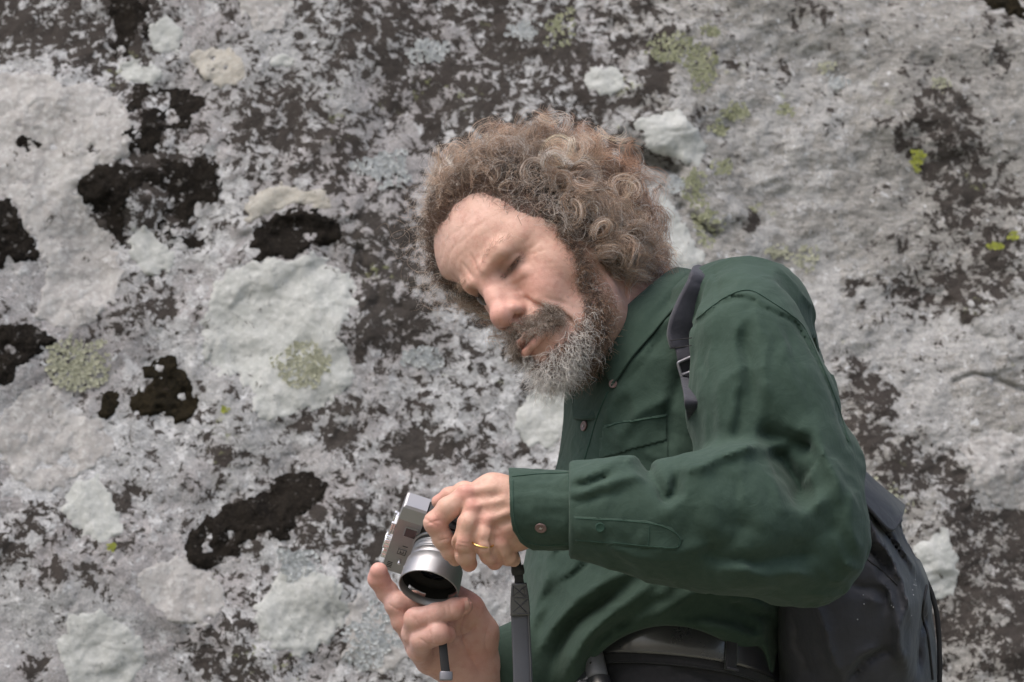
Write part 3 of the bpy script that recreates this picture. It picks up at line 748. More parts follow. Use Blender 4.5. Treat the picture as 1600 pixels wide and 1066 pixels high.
# eyes: lids over the ball, looking down
eell((-.0285, .0650, -.0060), (.0145, .0122, .0108), .004)
econe((-.0160, .0752, -.0110), (-.0280, .0772, -.0122), .0018, .0026, .0012, 's')     # slit between the lids
econe((-.0280, .0772, -.0122), (-.0405, .0702, -.0090), .0026, .0018, .0012, 's')
econe((-.0405, .0700, -.0090), (-.0520, .0610, -.0030), .0010, .0006, .0015, 's')
econe((-.018, .0700, -.0180), (-.034, .0680, -.0210), .0045, .0045, .010)             # bag
econe((-.040, .0640, .0080), (-.0490, .0570, -.0005), .0070, .0050, .009)              # hooded outer corner
def ll(l, x, z, w): return np.exp(-((l[:, 2]-z)/w)**2)
def face_lines(p, d):
    l = HL(p); x = np.abs(l[:, 0]); y, z = l[:, 1], l[:, 2]; g = np.zeros(len(p)); fr = (y > .02)
    wv = .0016*np.sin(l[:, 0]*150)+.0012*fbm(l*60, 2)
    for z0, a in ((.033, .0003), (.044, .0004), (.056, .0003)):      # forehead lines
        g += a*np.exp(-((z-z0-wv+.10*x)/.0016)**2)*sstep(.048, .03, x)*fr
    g += .0012*np.exp(-((x-.0055-(z-.012)*.12)/.0016)**2)*sstep(.000, .008, z)*sstep(.030, .022, z)*fr     # frown
    for k, (z0, sl) in enumerate(((-.001, .35), (-.007, -.05), (-.013, -.45))):                           # crow's feet
        g += .0006*np.exp(-((z-z0-(x-.050)*sl)/.0011)**2)*sstep(.047, .051, x)*sstep(.064, .056, x)*fr
    g += .0008*np.exp(-((z+.0235+(x-.018)*.28)/.0018)**2)*sstep(.012, .02, x)*sstep(.040, .030, x)*fr      # under the bag
    xx = np.interp(-z, [.040, .050, .062, .075, .086, .096], [.0185, .0225, .0290, .0345, .0365, .0360])  # smile fold
    g += .0032*np.exp(-((x-xx)/.0026)**2)*sstep(-.036, -.046, z)*sstep(-.100, -.086, z)*fr
    g -= .0020*(l[:, 0] < 0)*np.exp(-((x-xx-.0070)/.0060)**2)*sstep(-.040, -.054, z)*sstep(-.098, -.082, z)*fr
    g += .0012*np.exp(-(((x-.044)+(z+.075)*.35)/.0022)**2)*sstep(-.050, -.062, z)*sstep(-.098, -.085, z)*fr
    return g+.0003*fbm(p*300, 2)
head.disp(face_lines)
# lips
hcone((-.024, .0775, -.0795), (-.006, .0885, -.0760), .0026, .0034, .004); hcone((.024, .0775, -.0795), (.006, .0885, -.0760), .0026, .0034, .004)
hcone((-.006, .0885, -.0760), (.006, .0885, -.0760), .0034, .0034, .003)
hcone2((-.022, .0770, -.0840), (-.006, .0865, -.0868), .0026, .0044, .004); hcone((-.006, .0865, -.0868), (.006, .0865, -.0868), .0044, .0044, .003)
hcone2((-.030, .0745, -.0810), (-.012, .0890, -.0812), .0013, .0018, .0016, 's'); hcone((-.012, .0890, -.0812), (.012, .0890, -.0812), .0020, .0020, .0016, 's')
hcone2((-.014, .0805, -.0965), (.0, .0835, -.0970), .003, .003, .008, 's')
# ears (under the hair)
hell2((-.0765, -.018, -.008), (.007, .019, .031), .004, 'u', rotz(-.3)); hell2((-.0815, -.016, -.004), (.005, .011, .018), .003, 's')
# neck, out of the collar
NB = P(1040, 560, .085)
head.cone(HW((0, -.030, -.045)), NB, .060, .066, .02)
head.cone(HW((-.030, .010, -.085)), P(985, 560, .045), .028, .03, .02)
for px0, px1 in ((962, 955), (985, 965), (1003, 985)): head.cone(P(px0, 440, -.012), P(px1, 500, -.020), .0010, .0010, .005, 's')
def squeeze(l):          # the far half of the face is narrower
    l = np.array(l, float); w = sstep(.0, .04, l[:, 1])*sstep(.050, .005, l[:, 2]); l[:, 0] = l[:, 0]+1.15*np.maximum(l[:, 0]-.014, 0)*w; return l
head0 = head; head = SDF()
head.add('u', lambda p: head0.ev(HW(squeeze(HL(p))), .03 if len(p) > 400000 else 9.0), P(500, 700, -.4), P(1300, 50, .5), .001)
Vh, Fh = head.mesh(HW((0, -.02, .0)).clip(-9, 9)-np.array([.16, .16, .19]), HW((0, -.02, .0))+np.array([.19, .17, .16]), .0016, C=4, bk=2.0)
hl = squeeze(HL(Vh))
def blob(l, c, r): return np.exp(-(((l-np.array(c))/np.array(r))**2).sum(1))
def skin_tint(l):
    base = np.tile(np.array([.60, .375, .30]), (len(l), 1))
    red = np.array([.58, .27, .235]); tan = np.array([.49, .285, .19]); dark = np.array([.13, .075, .055]); pale = np.array([.70, .47, .40])
    a = np.abs(l); la = np.c_[a[:, 0], l[:, 1], l[:, 2]]
    def mx(b, c, w): w = np.clip(w, 0, 1)[:, None]; return b*(1-w)+c*w
    base = mx(base, pale, .75*blob(l, (0, .07, .062), (.06, .05, .028)))
    base = mx(base, red, .6*blob(l, (0, .100, -.044), (.022, .02, .020))+.35*blob(l, (0, .085, -.01), (.012, .02, .02))+.45*blob(la, (.040, .065, -.040), (.02, .03, .018))+.25*blob(la, (.03, .07, -.016), (.016, .02, .007)))
    base = mx(base, tan, .6*blob(la, (.062, .02, -.02), (.018, .03, .03))+.3*blob(la, (.03, .075, .012), (.02, .02, .008)))
    base = mx(base, np.array([.50, .21, .18]), .8*blob(la, (.010, .089, -.080), (.020, .014, .0075)))
    base = mx(base, dark, .9*blob(l, (-.0275, .077, -.0118), (.0135, .014, .0040))+.6*blob(l, (.0225, .079, -.0070), (.0135, .010, .0035))+.5*blob(la, (.027, .075, -.004), (.016, .012, .006)))  # dark lash line, and shade under the brow painted into the lids
    # stubble and scalp below hair
    beard = sstep(-.055, -.075, l[:, 2])*sstep(.0, .02, np.abs(l[:, 2]+.087)+np.maximum(a[:, 0]-.020, 0)*2-.004)*sstep(-.03, .02, l[:, 1])
    base = mx(base, np.array([.22, .16, .135]), .45*beard)
    return base
def scalp_mask(l):
    l = l.copy(); l[:, 1] = l[:, 1]+.0035*fbm(l*95+3, 3)
    x, y, z = np.abs(l[:, 0]), l[:, 1], l[:, 2]
    lim = np.interp(z, [-.10, -.06, -.03, -.02, .0, .02, .04, .062, .078, .095, .2], [-.045, -.03, .004, .016, .040, .055, .062, .065, .069, .088, .2])
    lim = lim+np.where((z > .05), .012*np.exp(-(x/.016)**2), 0)
    return (y < lim) & ~((l[:, 0] > .02) & (y > -.04) & (z < .030)) & (z > np.where(x > .035, -.044, -.050))
def fringe_mask(l):
    x, y, z = np.abs(l[:, 0]), l[:, 1], l[:, 2]; q = l.copy(); q[:, 1] -= .009; q[:, 2] += .003
    return scalp_mask(q) & ~scalp_mask(l) & (z > -.03)
def beard_mask(l):
    l0 = l; l = l*1.0; l[:, 2] = l[:, 2]-.012*(l[:, 0] > .01); l = l+np.stack([fbm(l*170, 2), fbm(l*170+9, 2), fbm(l*170+20, 2)], -1)*.007
    x, y, z = np.abs(l[:, 0]), l[:, 1], l[:, 2]
    jaw = (z < np.interp(y, [-.01, .02, .045, .065, .08], [-.045, -.062, -.084, -.096, -.100])) & (z > -.150) & (y > np.interp(z, [-.115, -.09, -.06, -.03, 0], [.018, .030, .040, .026, .022]))
    lip = (z > -.0975) & (x < .034) & (y > .04)
    side = (y > .020) & (y < .038) & (z < .01) & (z > -.10) & (x > .03)
    return (jaw & ~lip) | side
tint = skin_tint(hl); sm = scalp_mask(hl)[:, None]; tint = np.where(sm, np.array([.10, .065, .048]), tint)

# ---- torso, sleeves, hips
torso = SDF()
ROWS = np.array([[470, 1040, 1235, .055, .10], [500, 985, 1250, .055, .125], [560, 915, 1284, .055, .14], [620, 897, 1308, .055, .145], [680, 884, 1322, .055, .148], [735, 869, 1328, .055, .15], [800, 845, 1322, .055, .15],
                 [860, 826, 1296, .055, .15], [920, 814, 1256, .055, .15], [1000, 803, 1222, .05, .148], [1066, 793, 1218, .05, .148], [1115, 800, 1205, .05, .14], [1160, 830, 1180, .05, .12]], float)
def loft(rows, pw=2.25):
    def f(p):
        x, y = to_px(p); L = np.interp(y, rows[:, 0], rows[:, 1]); R = np.interp(y, rows[:, 0], rows[:, 2]); yc = np.interp(y, rows[:, 0], rows[:, 3]); b = np.interp(y, rows[:, 0], rows[:, 4])
        s = DIST/(DIST+p[:, 1])*PX; cx = (L+R)/2; a = (R-L)/2/s
        dx = np.abs((x-cx)/s)/a; dy = np.abs(p[:, 1]-yc)/b
        k = (dx**pw+dy**pw)**(1/pw)
        d = (k-1)*np.minimum(a, b)*.9
        dz = np.maximum(rows[0, 0]-y, y-rows[-1, 0])/s
        return np.maximum(d, dz)
    return f
lo_t, hi_t = P(760, 1180, -.15)-.05, P(1360, 400, .25)+.06
torso.add('u', loft(ROWS), lo_t, hi_t, .01)
torso.cone(P(1040, 545, .06), P(1168, 478, -.045), .062, .044, .045)       # slope of the near shoulder
torso.cone(P(1060, 520, .10), P(1180, 505, .16), .060, .052, .04)
torso.ell(P(1160, 470, -.05), (.052, .06, .036), .03)
torso.ell(P(1195, 505, .04), (.052, .12, .046), .03)
torso.cone(P(960, 620, .13), P(1010, 560, .22), .05, .06, .04)             # far shoulder
# folds of the shirt body  (px polyline, width px, height mm)
TS = [([(1080, 455), (1010, 540), (960, 620), (925, 700)], 16, 5), ([(1052, 500), (1000, 560), (965, 610)], 9, -4), ([(1120, 500), (1090, 600), (1075, 680)], 15, 5), ([(1068, 560), (1040, 640), (1048, 700)], 14, -7),
      ([(1052, 610), (1000, 650), (960, 700)], 13, 4), ([(905, 700), (885, 800), (850, 900)], 9, 4), ([(1000, 880), (900, 940), (850, 1010), (815, 1066)], 15, 9), ([(985, 905), (900, 975), (850, 1066)], 10, -8),
      ([(1030, 900), (960, 960), (915, 1010), (880, 1066)], 14, 10), ([(965, 985), (940, 1005), (915, 1050)], 9, -8), ([(905, 880), (860, 930), (825, 1000)], 10, 6), ([(930, 870), (870, 920), (840, 960)], 8, -5),
      ([(1060, 905), (1005, 955), (985, 975)], 14, 8), ([(1040, 930), (1010, 950), (960, 990)], 8, -6), ([(1010, 970), (1080, 930), (1180, 900)], 14, 8), ([(1050, 960), (1130, 965), (1190, 985)], 11, -7), ([(1090, 965), (1150, 985), (1200, 1000)], 12, 8),
      ([(1180, 960), (1200, 1010), (1212, 1066)], 10, 7), ([(1190, 1010), (1185, 1066)], 9, -8), ([(1110, 915), (1160, 935), (1210, 950)], 10, 6), ([(1130, 940), (1170, 955), (1215, 965)], 7, -5),
      ([(940, 760), (900, 830), (850, 880)], 10, -4), ([(870, 880), (835, 960), (812, 1066)], 9, 5), ([(1240, 470), (1290, 580), (1322, 700)], 10, 5)]
for pts, w, hgt in TS: torso.disp(stroke(pts, w, hgt*1.05, ylim=.03))
def arch(p):
    x, y = to_px(p); s = PX
    q = np.stack([(x-1045)/152, (y-1128)/150], 1); d = (np.linalg.norm(q, axis=1)-1)*142/s
    return np.maximum(d, p[:, 1]-(-.052))
sleeve = SDF()
UA = [P(1160, 478, -.095), P(1172, 540, -.115), P(1196, 640, -.135), P(1222, 740, -.155), P(1230, 828, -.175)]
UR = np.array([58, 79, 104, 109, 104])/PX
for i in range(4): sleeve.cone(UA[i], UA[i+1], UR[i], UR[i+1], .02)
FA = [P(1234, 828, -.185), P(1140, 818, -.215), P(1040, 812, -.225), P(950, 802, -.225), P(890, 797, -.220), P(876, 797, -.219)]
FR = np.array([98, 96, 78, 64, 55, 52])/PX
for i in range(5): sleeve.cone(FA[i], FA[i+1], FR[i], FR[i+1], .022)
sleeve.ell(P(1286, 832, -.17), (.028, .05, .050), .03)
SS = [([(893, 752), (930, 735), (978, 712), (1005, 720)], 11, 6), ([(897, 775), (935, 757), (985, 745), (1010, 750)], 9, 6), ([(893, 765), (925, 750), (955, 738)], 5, -6), ([(893, 785), (930, 775), (975, 768)], 6, -4),
      ([(1003, 712), (1018, 745), (1040, 783), (1058, 770), (1062, 735)], 11, -13), ([(1012, 735), (1028, 775), (1045, 800), (1068, 775), (1075, 735)], 7, 5), ([(1061, 735), (1095, 728), (1130, 712), (1165, 700), (1195, 694)], 13, 12),
      ([(1195, 690), (1208, 740), (1228, 788), (1258, 800), (1290, 782), (1302, 760)], 15, 8), ([(1212, 695), (1235, 735), (1255, 770), (1275, 765)], 24, -34), ([(1185, 668), (1240, 680), (1280, 715)], 20, -20),
      ([(1225, 655), (1275, 690), (1305, 740), (1318, 790)], 14, 10), ([(1165, 480), (1150, 560), (1142, 640), (1140, 695)], 14, 7), ([(1180, 480), (1190, 560), (1205, 640)], 16, 5), ([(1150, 600), (1152, 650), (1145, 690)], 8, -5),
      ([(1195, 480), (1235, 560), (1270, 650), (1290, 720)], 16, 6), ([(1165, 500), (1170, 560), (1175, 640)], 11, -5), ([(1125, 540), (1122, 620), (1130, 690)], 14, 5), ([(1215, 500), (1250, 590), (1280, 680)], 10, -5),
      ([(1110, 850), (1060, 862), (1010, 855)], 14, 6), ([(1180, 800), (1140, 850), (1090, 868)], 16, -6), ([(1330, 760), (1335, 830), (1345, 880)], 12, 6), ([(1210, 860), (1270, 850), (1320, 820)], 20, -5), ([(1120, 890), (1200, 905), (1290, 895)], 14, 8), ([(1100, 865), (1180, 880), (1290, 865)], 12, -7),
      ([(1320, 880), (1345, 890)], 10, 5), ([(1085, 740), (1110, 790), (1100, 840)], 22, 5), ([(1140, 745), (1160, 790), (1150, 830)], 22, -5), ([(1100, 760), (1180, 790), (1230, 830)], 20, 4), ([(925, 850), (1000, 868), (1080, 880)], 10, 4)]
for pts, w, hgt in SS: sleeve.disp(stroke(pts, w, hgt, ylim=-.10))
sleeve.cone(P(900, 797, -.219), P(790, 798, -.208), .0335, .0300, .008, 's')
def sl_wr(p, d):
    w = fbm(p*6+9, 2)*.05; q = (p+w[:, None]) @ rotz(.5).T; r = 1-np.abs(fbm(q*np.array([30, 12, 14]), 3))*2.2; return -.0030*np.clip(r, 0, 1)**2*sstep(.0, -.08, p[:, 1])
sleeve.disp(sl_wr)
def wrinkle(p, d):
    q = p*np.array([1, 1, 1]); return -.0016*fbm(q*26, 3)-.0035*fbm(q*9+4, 2)
shirt = SDF()
BT = (P(760, 1170, 0)-np.array([0, .2, .0]), P(1370, 395, 0)+np.array([.05, .33, .02]))
def both_f(p):
    a = torso.ev(p); b = sleeve.ev(p); k = .008; h = np.clip(.5+.5*(b-a)/k, 0, 1); return b+(a-b)*h-k*h*(1-h)
shirt.add('u', both_f, BT[0]-.2, BT[1]+.2, .001)
shirt.disp(wrinkle)
def creases(p, d):
    q = p+.02*np.stack([vnoise(p*11), vnoise(p*11+7), vnoise(p*11+15)], -1); q = q @ roty(.7).T; r = 1-np.abs(fbm(q*np.array([34, 20, 11])+3, 2))*3.0; return -.0022*np.clip(r, 0, 1)**1.5*sstep(-.15, .25, vnoise(p*9+40))*sstep(.10, .02, p[:, 1])
shirt.disp(creases)
ARM = [(1085, 508), (1105, 492), (1124, 478), (1148, 466), (1172, 464), (1202, 481), (1241, 508), (1259, 532), (1286, 592), (1310, 655), (1322, 700)]
shirt.disp(stroke(ARM, 3.2, -3.0, ylim=.12, taper=False)); shirt.disp(stroke([(x+5, y-6) for x, y in ARM], 4.5, 2.0, ylim=.12, taper=False))
shirt.disp(stroke([(1114, 425), (1121, 439), (1128, 460), (1124, 478)], 3, -2.2, ylim=.1, taper=False))
shirt.disp(stroke([(1252, 470), (1285, 540), (1310, 620), (1328, 700)], 9, -6, ylim=.12))
def endcut(p):
    x, y = to_px(p); return np.maximum((x-889)/PX, np.hypot(p[:, 1]+.217, p[:, 2]-P(850, 797, -.217)[2])-.052)
shirt.add('s', endcut, P(770, 880, -.3), P(895, 715, -.14), .001)
shirt.add('s', arch, P(880, 1290, -.4), P(1210, 965, .1), .012)
shirt.cone(P(1015, 470, .075), P(1035, 560, .07), .064, .055, .012, 's')         # neck hole
# right (far) sleeve, only its lower end shows
shirt.cone(P(900, 1010, .03), P(800, 1050, -.045), .05, .046, .012)
shirt.cone(P(815, 1050, -.030), P(782, 1043, -.048), .036, .029, .010)
shirt.cone(P(900, 1010, .03), P(960, 700, .16), .05, .055, .03)
Vs, Fs = shirt.mesh(BT[0]-np.array([.03, .16, .0]), BT[1]+np.array([0, .05, .0]), .0030)
shirt_o = mk('shirt', Vs, Fs, M['shirt'], parent=person)
print('shirt', len(Vs), 'head', len(Vh))

# ---- hands: every finger a chain of tapering cones on a palm
def px_chain(s, pts, k=.0035):
    """pts: (px, py, depth, radius px)"""
    q = [P(a, b, c) for a, b, c, r in pts]; r = [r_/PX for *_, r_ in pts]; s.chain(q, r, k)
SK = {}
def finger(s, pts, k=.0022):
    f = SDF(); q = [P(a, b, c) for a, b, c, r in pts]; r = [r_/PX for *_, r_ in pts]
    f.chain(q, r, .0022)
    for i in range(1, len(q)-1): f.ell(q[i], np.full(3, r[i]*1.025), .003)      # joints a little thicker
    lo = np.min(q, 0)-.02; hi = np.max(q, 0)+.02
    s.add('u', lambda p, f=f: f.ev(p), lo, hi, k); return q
lh = SDF()     # the man's left hand (upper): back of the hand towards the viewer
lh.chain([P(845, 800, -.212), P(812, 797, -.206), P(775, 790, -.203)], [35/PX, 33/PX, 30/PX], .012)
lh.chain([P(812, 775, -.206), P(770, 768, -.204), P(732, 776, -.204)], [27/PX, 23/PX, 15.5/PX], .012)
lh.chain([P(812, 812, -.208), P(775, 806, -.210), P(748, 797, -.210)], [26/PX, 22/PX, 14.5/PX], .012)
lh.chain([P(812, 830, -.204), P(790, 826, -.210), P(769, 817, -.211)], [22/PX, 20/PX, 14.5/PX], .010)
lh.chain([P(818, 836, -.194), P(802, 838, -.203), P(790, 838, -.206)], [20/PX, 18/PX, 14/PX], .010)
finger(lh, [(728, 776, -.210, 16.5), (700, 795, -.214, 16), (680, 817, -.212, 16), (692, 842, -.208, 14.5), (704, 862, -.203, 12.5), (712, 874, -.196, 10.5)])
finger(lh, [(741, 795, -.216, 15), (731, 818, -.223, 14.5), (723, 848, -.223, 15), (727, 868, -.216, 14), (733, 881, -.208, 12)])
finger(lh, [(764, 815, -.217, 15), (756, 836, -.223, 14), (757, 853, -.223, 14.2), (765, 868, -.216, 13), (773, 879, -.208, 11.5)])
finger(lh, [(788, 836, -.211, 14.5), (783, 850, -.216, 13), (784, 860, -.214, 13), (794, 870, -.207, 12), (802, 875, -.199, 10.5)])
finger(lh, [(770, 772, -.190, 17), (725, 768, -.172, 14), (702, 775, -.166, 12), (684, 784, -.163, 9.5)], .008)
for a, b, c in ((737, 789, -.2255), (760, 812, -.2285), (727, 769, -.221), (781, 838, -.2215)): lh.ell(P(a, b, c+.006), (.0065, .0055, .0065), .006)
for pts in ([P(742, 790, -.2245), P(775, 783, -.2235), P(812, 782, -.2255)], [P(764, 813, -.2275), P(788, 803, -.2270), P(815, 797, -.2275)], [P(785, 838, -.221), P(800, 822, -.222), P(818, 812, -.2235)], [P(730, 770, -.220), P(768, 764, -.2195), P(812, 763, -.2200)]):
    lh.chain([q+np.array([0, .0035, 0]) for q in pts], [.0030, .0024, .0024], .006)     # tendons
for pts in ([P(722, 790, -.230), P(714, 812, -.232), P(707, 842, -.230), P(713, 862, -.222)], [P(752, 806, -.232), P(744, 828, -.2335), P(740, 850, -.232), P(747, 880, -.222)], [P(775, 830, -.229), P(770, 846, -.2300), P(772, 860, -.228), P(783, 880, -.218)]): lh.chain(pts, [.0030]*len(pts), .003, 's')
for pts in ([P(758, 798, -.2285), P(785, 793, -.2275)], [P(776, 823, -.2265), P(800, 812, -.2255)], [P(745, 778, -.2235), P(775, 773, -.2235)]):
    lh.chain([q-np.array([0, .002, 0]) for q in pts], [.0016, .0012], .008, 's')
lh.disp(lambda p, d: -.0003*fbm(p*220, 3))
for a, b in (((668, 806), (684, 822)), ((672, 818), (690, 812)), ((715, 846), (731, 850)), ((714, 853), (730, 857)), ((748, 860), (764, 856)), ((686, 846), (702, 840)), ((720, 868), (735, 872))): lh.disp(stroke([a, b], 1.3, -.8, ylim=-.20))
lo, hi = P(660, 895, -.24), P(860, 735, -.13)
Vl, Fl = lh.mesh(lo-.01, hi+.012, .0010)
rh = SDF()     # the man's right hand (lower): palm towards the viewer, fingers curled under the camera
rh.chain([P(750, 1090, -.080), P(735, 1050, -.092), P(722, 1005, -.105)], [36/PX, 37/PX, 35/PX], .015)
rh.chain([P(755, 1030, -.095), P(748, 990, -.108), P(728, 955, -.116), P(708, 930, -.112)], [22/PX, 27/PX, 25/PX, 18/PX], .012)   # thumb mound
rh.chain([P(712, 1040, -.098), P(685, 1025, -.108), P(664, 1012, -.116)], [33/PX, 28/PX, 20/PX], .012)
rh.chain([P(690, 1000, -.108), P(660, 985, -.112)], [30/PX, 20/PX], .012)
finger(rh, [(652, 985, -.112, 18), (632, 955, -.120, 16), (605, 925, -.122, 15.5), (592, 905, -.128, 15.5), (592, 893, -.134, 13.5)], .006)
finger(rh, [(648, 1000, -.118, 18), (630, 970, -.126, 17), (620, 944, -.128, 17.5), (645, 940, -.126, 15.5), (672, 944, -.122, 13)], .003)
finger(rh, [(652, 1012, -.120, 18), (646, 990, -.145, 17), (650, 968, -.158, 17), (682, 960, -.166, 16), (712, 951, -.164, 15), (725, 947, -.160, 13.5)], .003)
finger(rh, [(668, 1035, -.112, 18), (655, 1016, -.140, 17), (660, 1000, -.160, 17), (685, 990, -.170, 16.5), (697, 992, -.163, 15)], .003)
rh.disp(stroke([(738, 935), (718, 975), (722, 1015), (745, 1050)], 2.2, -1.6, ylim=-.10)); rh.disp(stroke([(745, 968), (730, 985), (708, 992)], 2, -1.2, ylim=-.10)); rh.disp(stroke([(760, 975), (752, 1000), (755, 1020)], 2, -1, ylim=-.08))
rh.disp(lambda p, d: -.0003*fbm(p*220, 3))
for a, b in (((640, 962), (652, 982)), ((660, 950), (664, 972)), ((692, 945), (695, 964)), ((612, 936), (628, 955)), ((650, 1000), (668, 1012)), ((584, 915), (604, 912)), ((700, 942), (703, 960)), ((668, 985), (674, 1008))): rh.disp(stroke([a, b], 1.4, -.9, ylim=-.09))
lo, hi = P(570, 1100, -.19), P(790, 868, -.05)
Vr, Fr = rh.mesh(lo-.012, hi+.012, .0010)
def hand_tint(V, reds, back):
    t = np.tile(np.array([.58, .36, .28] if back else [.57, .345, .295]), (len(V), 1)); red = np.array([.60, .26, .22]); n = fbm(V*60, 3)
    t = t+n[:, None]*np.array([.05, .05, .045])
    w = np.zeros(len(V))
    for q, r in reds: w = np.maximum(w, np.exp(-((V-q)**2).sum(1)/(r*r)))
    return t*(1-.7*w[:, None])+red*.7*w[:, None]
tl = hand_tint(Vl, [(P(737, 789, -.225), .008), (P(760, 812, -.225), .008), (P(680, 817, -.225), .010), (P(784, 838, -.22), .008), (P(735, 884, -.21), .009), (P(770, 880, -.21), .008), (P(690, 780, -.165), .012), (P(722, 845, -.23), .006), (P(727, 769, -.22), .010)], True)
tr_ = hand_tint(Vr, [(P(592, 895, -.13), .016), (P(622, 942, -.16), .010), (P(724, 944, -.17), .009), (P(652, 966, -.18), .007), (P(697, 990, -.17), .009), (P(735, 940, -.12), .018), (P(740, 1020, -.11), .015)], False)
def nail(c, n, u, w, h):
    n = n/np.linalg.norm(n); u = u-n*(u @ n); u = u/np.linalg.norm(u); v = np.cross(n, u); V = []; F = []; a = 9
    for i in range(a):
        for j in range(a):
            s, t = i/(a-1)*2-1, j/(a-1)*2-1; k = 1/max(1, (abs(s)**3+abs(t)**3)**(1/3)); s *= k; t *= k; V.append(c+u*s*h+v*t*w-n*(t*t*w*.55+s*s*h*.12))
    for i in range(a-1):
        for j in range(a-1): F.append((i*a+j, (i+1)*a+j, (i+1)*a+j+1, i*a+j+1))
    return V, F
NAILS = []
# the hidden body under the clothes: coarse, inside the shirt and trousers
core = SDF()
core.cone(NB, P(1060, 900, .06), .058, .085, .04); core.cone(P(1060, 700, .07), P(1050, 1120, .05), .085, .075, .04)
core.chain([P(1060, 540, .08), P(1165, 500, -.06), P(1236, 815, -.16), P(960, 806, -.218), P(845, 800, -.212)], [.035, .035, .030, .022, .021], .02)
core.chain([P(1010, 570, .19), P(960, 700, .16), P(900, 1010, .03), P(800, 1055, -.045), P(752, 1085, -.080)], [.03, .03, .026, .024, .022], .02)
DN = -UPC                                                              # down, building frame
HIP = P(1040, 1100, .05)
FEET = []
for sx, sy in ((.055, -.070), (-.055, .080)):
    h0 = HIP+np.array([sx*.6, sy, -.04]); kn = h0+DN*.42+np.array([-.02, 0, 0]); an = h0+DN*.82; FEET.append((h0, kn, an)); core.chain([h0, kn, an], [.06, .045, .035], .02)
Vc, Fc = core.mesh(P(760, 1500, -.3)-np.array([.1, .05, 1.0]), P(1360, 420, .8)+.08, .008, C=4)
VV = np.concatenate([Vh, Vl, Vr, Vc]); FF = np.concatenate([Fh, Fl+len(Vh), Fr+len(Vh)+len(Vl), Fc+len(Vh)+len(Vl)+len(Vr)])
TT = np.concatenate([tint, tl, tr_, np.tile([.5, .3, .22], (len(Vc), 1))])
body = mk('body', VV, FF, M['skin'], parent=person, attrs={'tint': TT})
# eyeballs behind the lids
for s_ in (0, 1):
    c = HW(eye_side((-.0285, .0615, -.0075), s_)); n = 12; V = []; F = []
    for i in range(n+1):
        for j in range(2*n):
            a = math.pi*i/n; b = math.pi*j/n; V.append(c+.0118*np.array([math.sin(a)*math.cos(b), math.sin(a)*math.sin(b), math.cos(a)]))
    for i in range(n):
        for j in range(2*n): F.append((i*2*n+j, i*2*n+(j+1) % (2*n), (i+1)*2*n+(j+1) % (2*n), (i+1)*2*n+j))
    mk('eyeball', V, F, M['eye'], parent=person)
for c, n, u, w, h in ((P(725, 944, -.1695), np.array([.25, -.9, .35]), np.array([1, 0, .2]), .0056, .0060),):
    V, F = nail(c, n, u, w, h); o_ = mk('fingernail', V, F, M['nail'], parent=person); m_ = o_.modifiers.new('thickness', 'SOLIDIFY'); m_.thickness = .0006
print('hands', len(Vl), len(Vr), 'core', len(Vc))

# ---- hair
def strands(name, pts_list, rad, cols, matr, parent, tip=.35):
    n = len(pts_list); k = pts_list.shape[1]
    hc = bpy.data.hair_curves.new(name); hc.add_curves([k]*n)
    w = to_world(pts_list.reshape(-1, 3))-root_of(parent)
    hc.points.foreach_set('position', w.astype(np.float32).ravel())
    t = np.linspace(0, 1, k); prof = 1-(1-tip)*t**2
    r = (np.broadcast_to(rad, n)[:, None]*prof[None, :]).astype(np.float32).ravel()
    at = hc.attributes.get('radius') or hc.attributes.new('radius', 'FLOAT', 'POINT'); at.data.foreach_set('value', r)
    c = np.ones((n, 4), np.float32); c[:, :3] = cols
    at = hc.attributes.new('col', 'FLOAT_COLOR', 'CURVE'); at.data.foreach_set('color', c.ravel())
    hc.materials.append(matr)
    o = bpy.data.objects.new(name, hc); COL.objects.link(o); o.parent = parent
    return o
def nrmz(v): return v/(np.linalg.norm(v, axis=-1, keepdims=True)+1e-12)
Lv = hl
def roots(mask, n):
    i = np.flatnonzero(mask); return RNG.choice(i, n, replace=n > len(i))
GRAV = -UPC
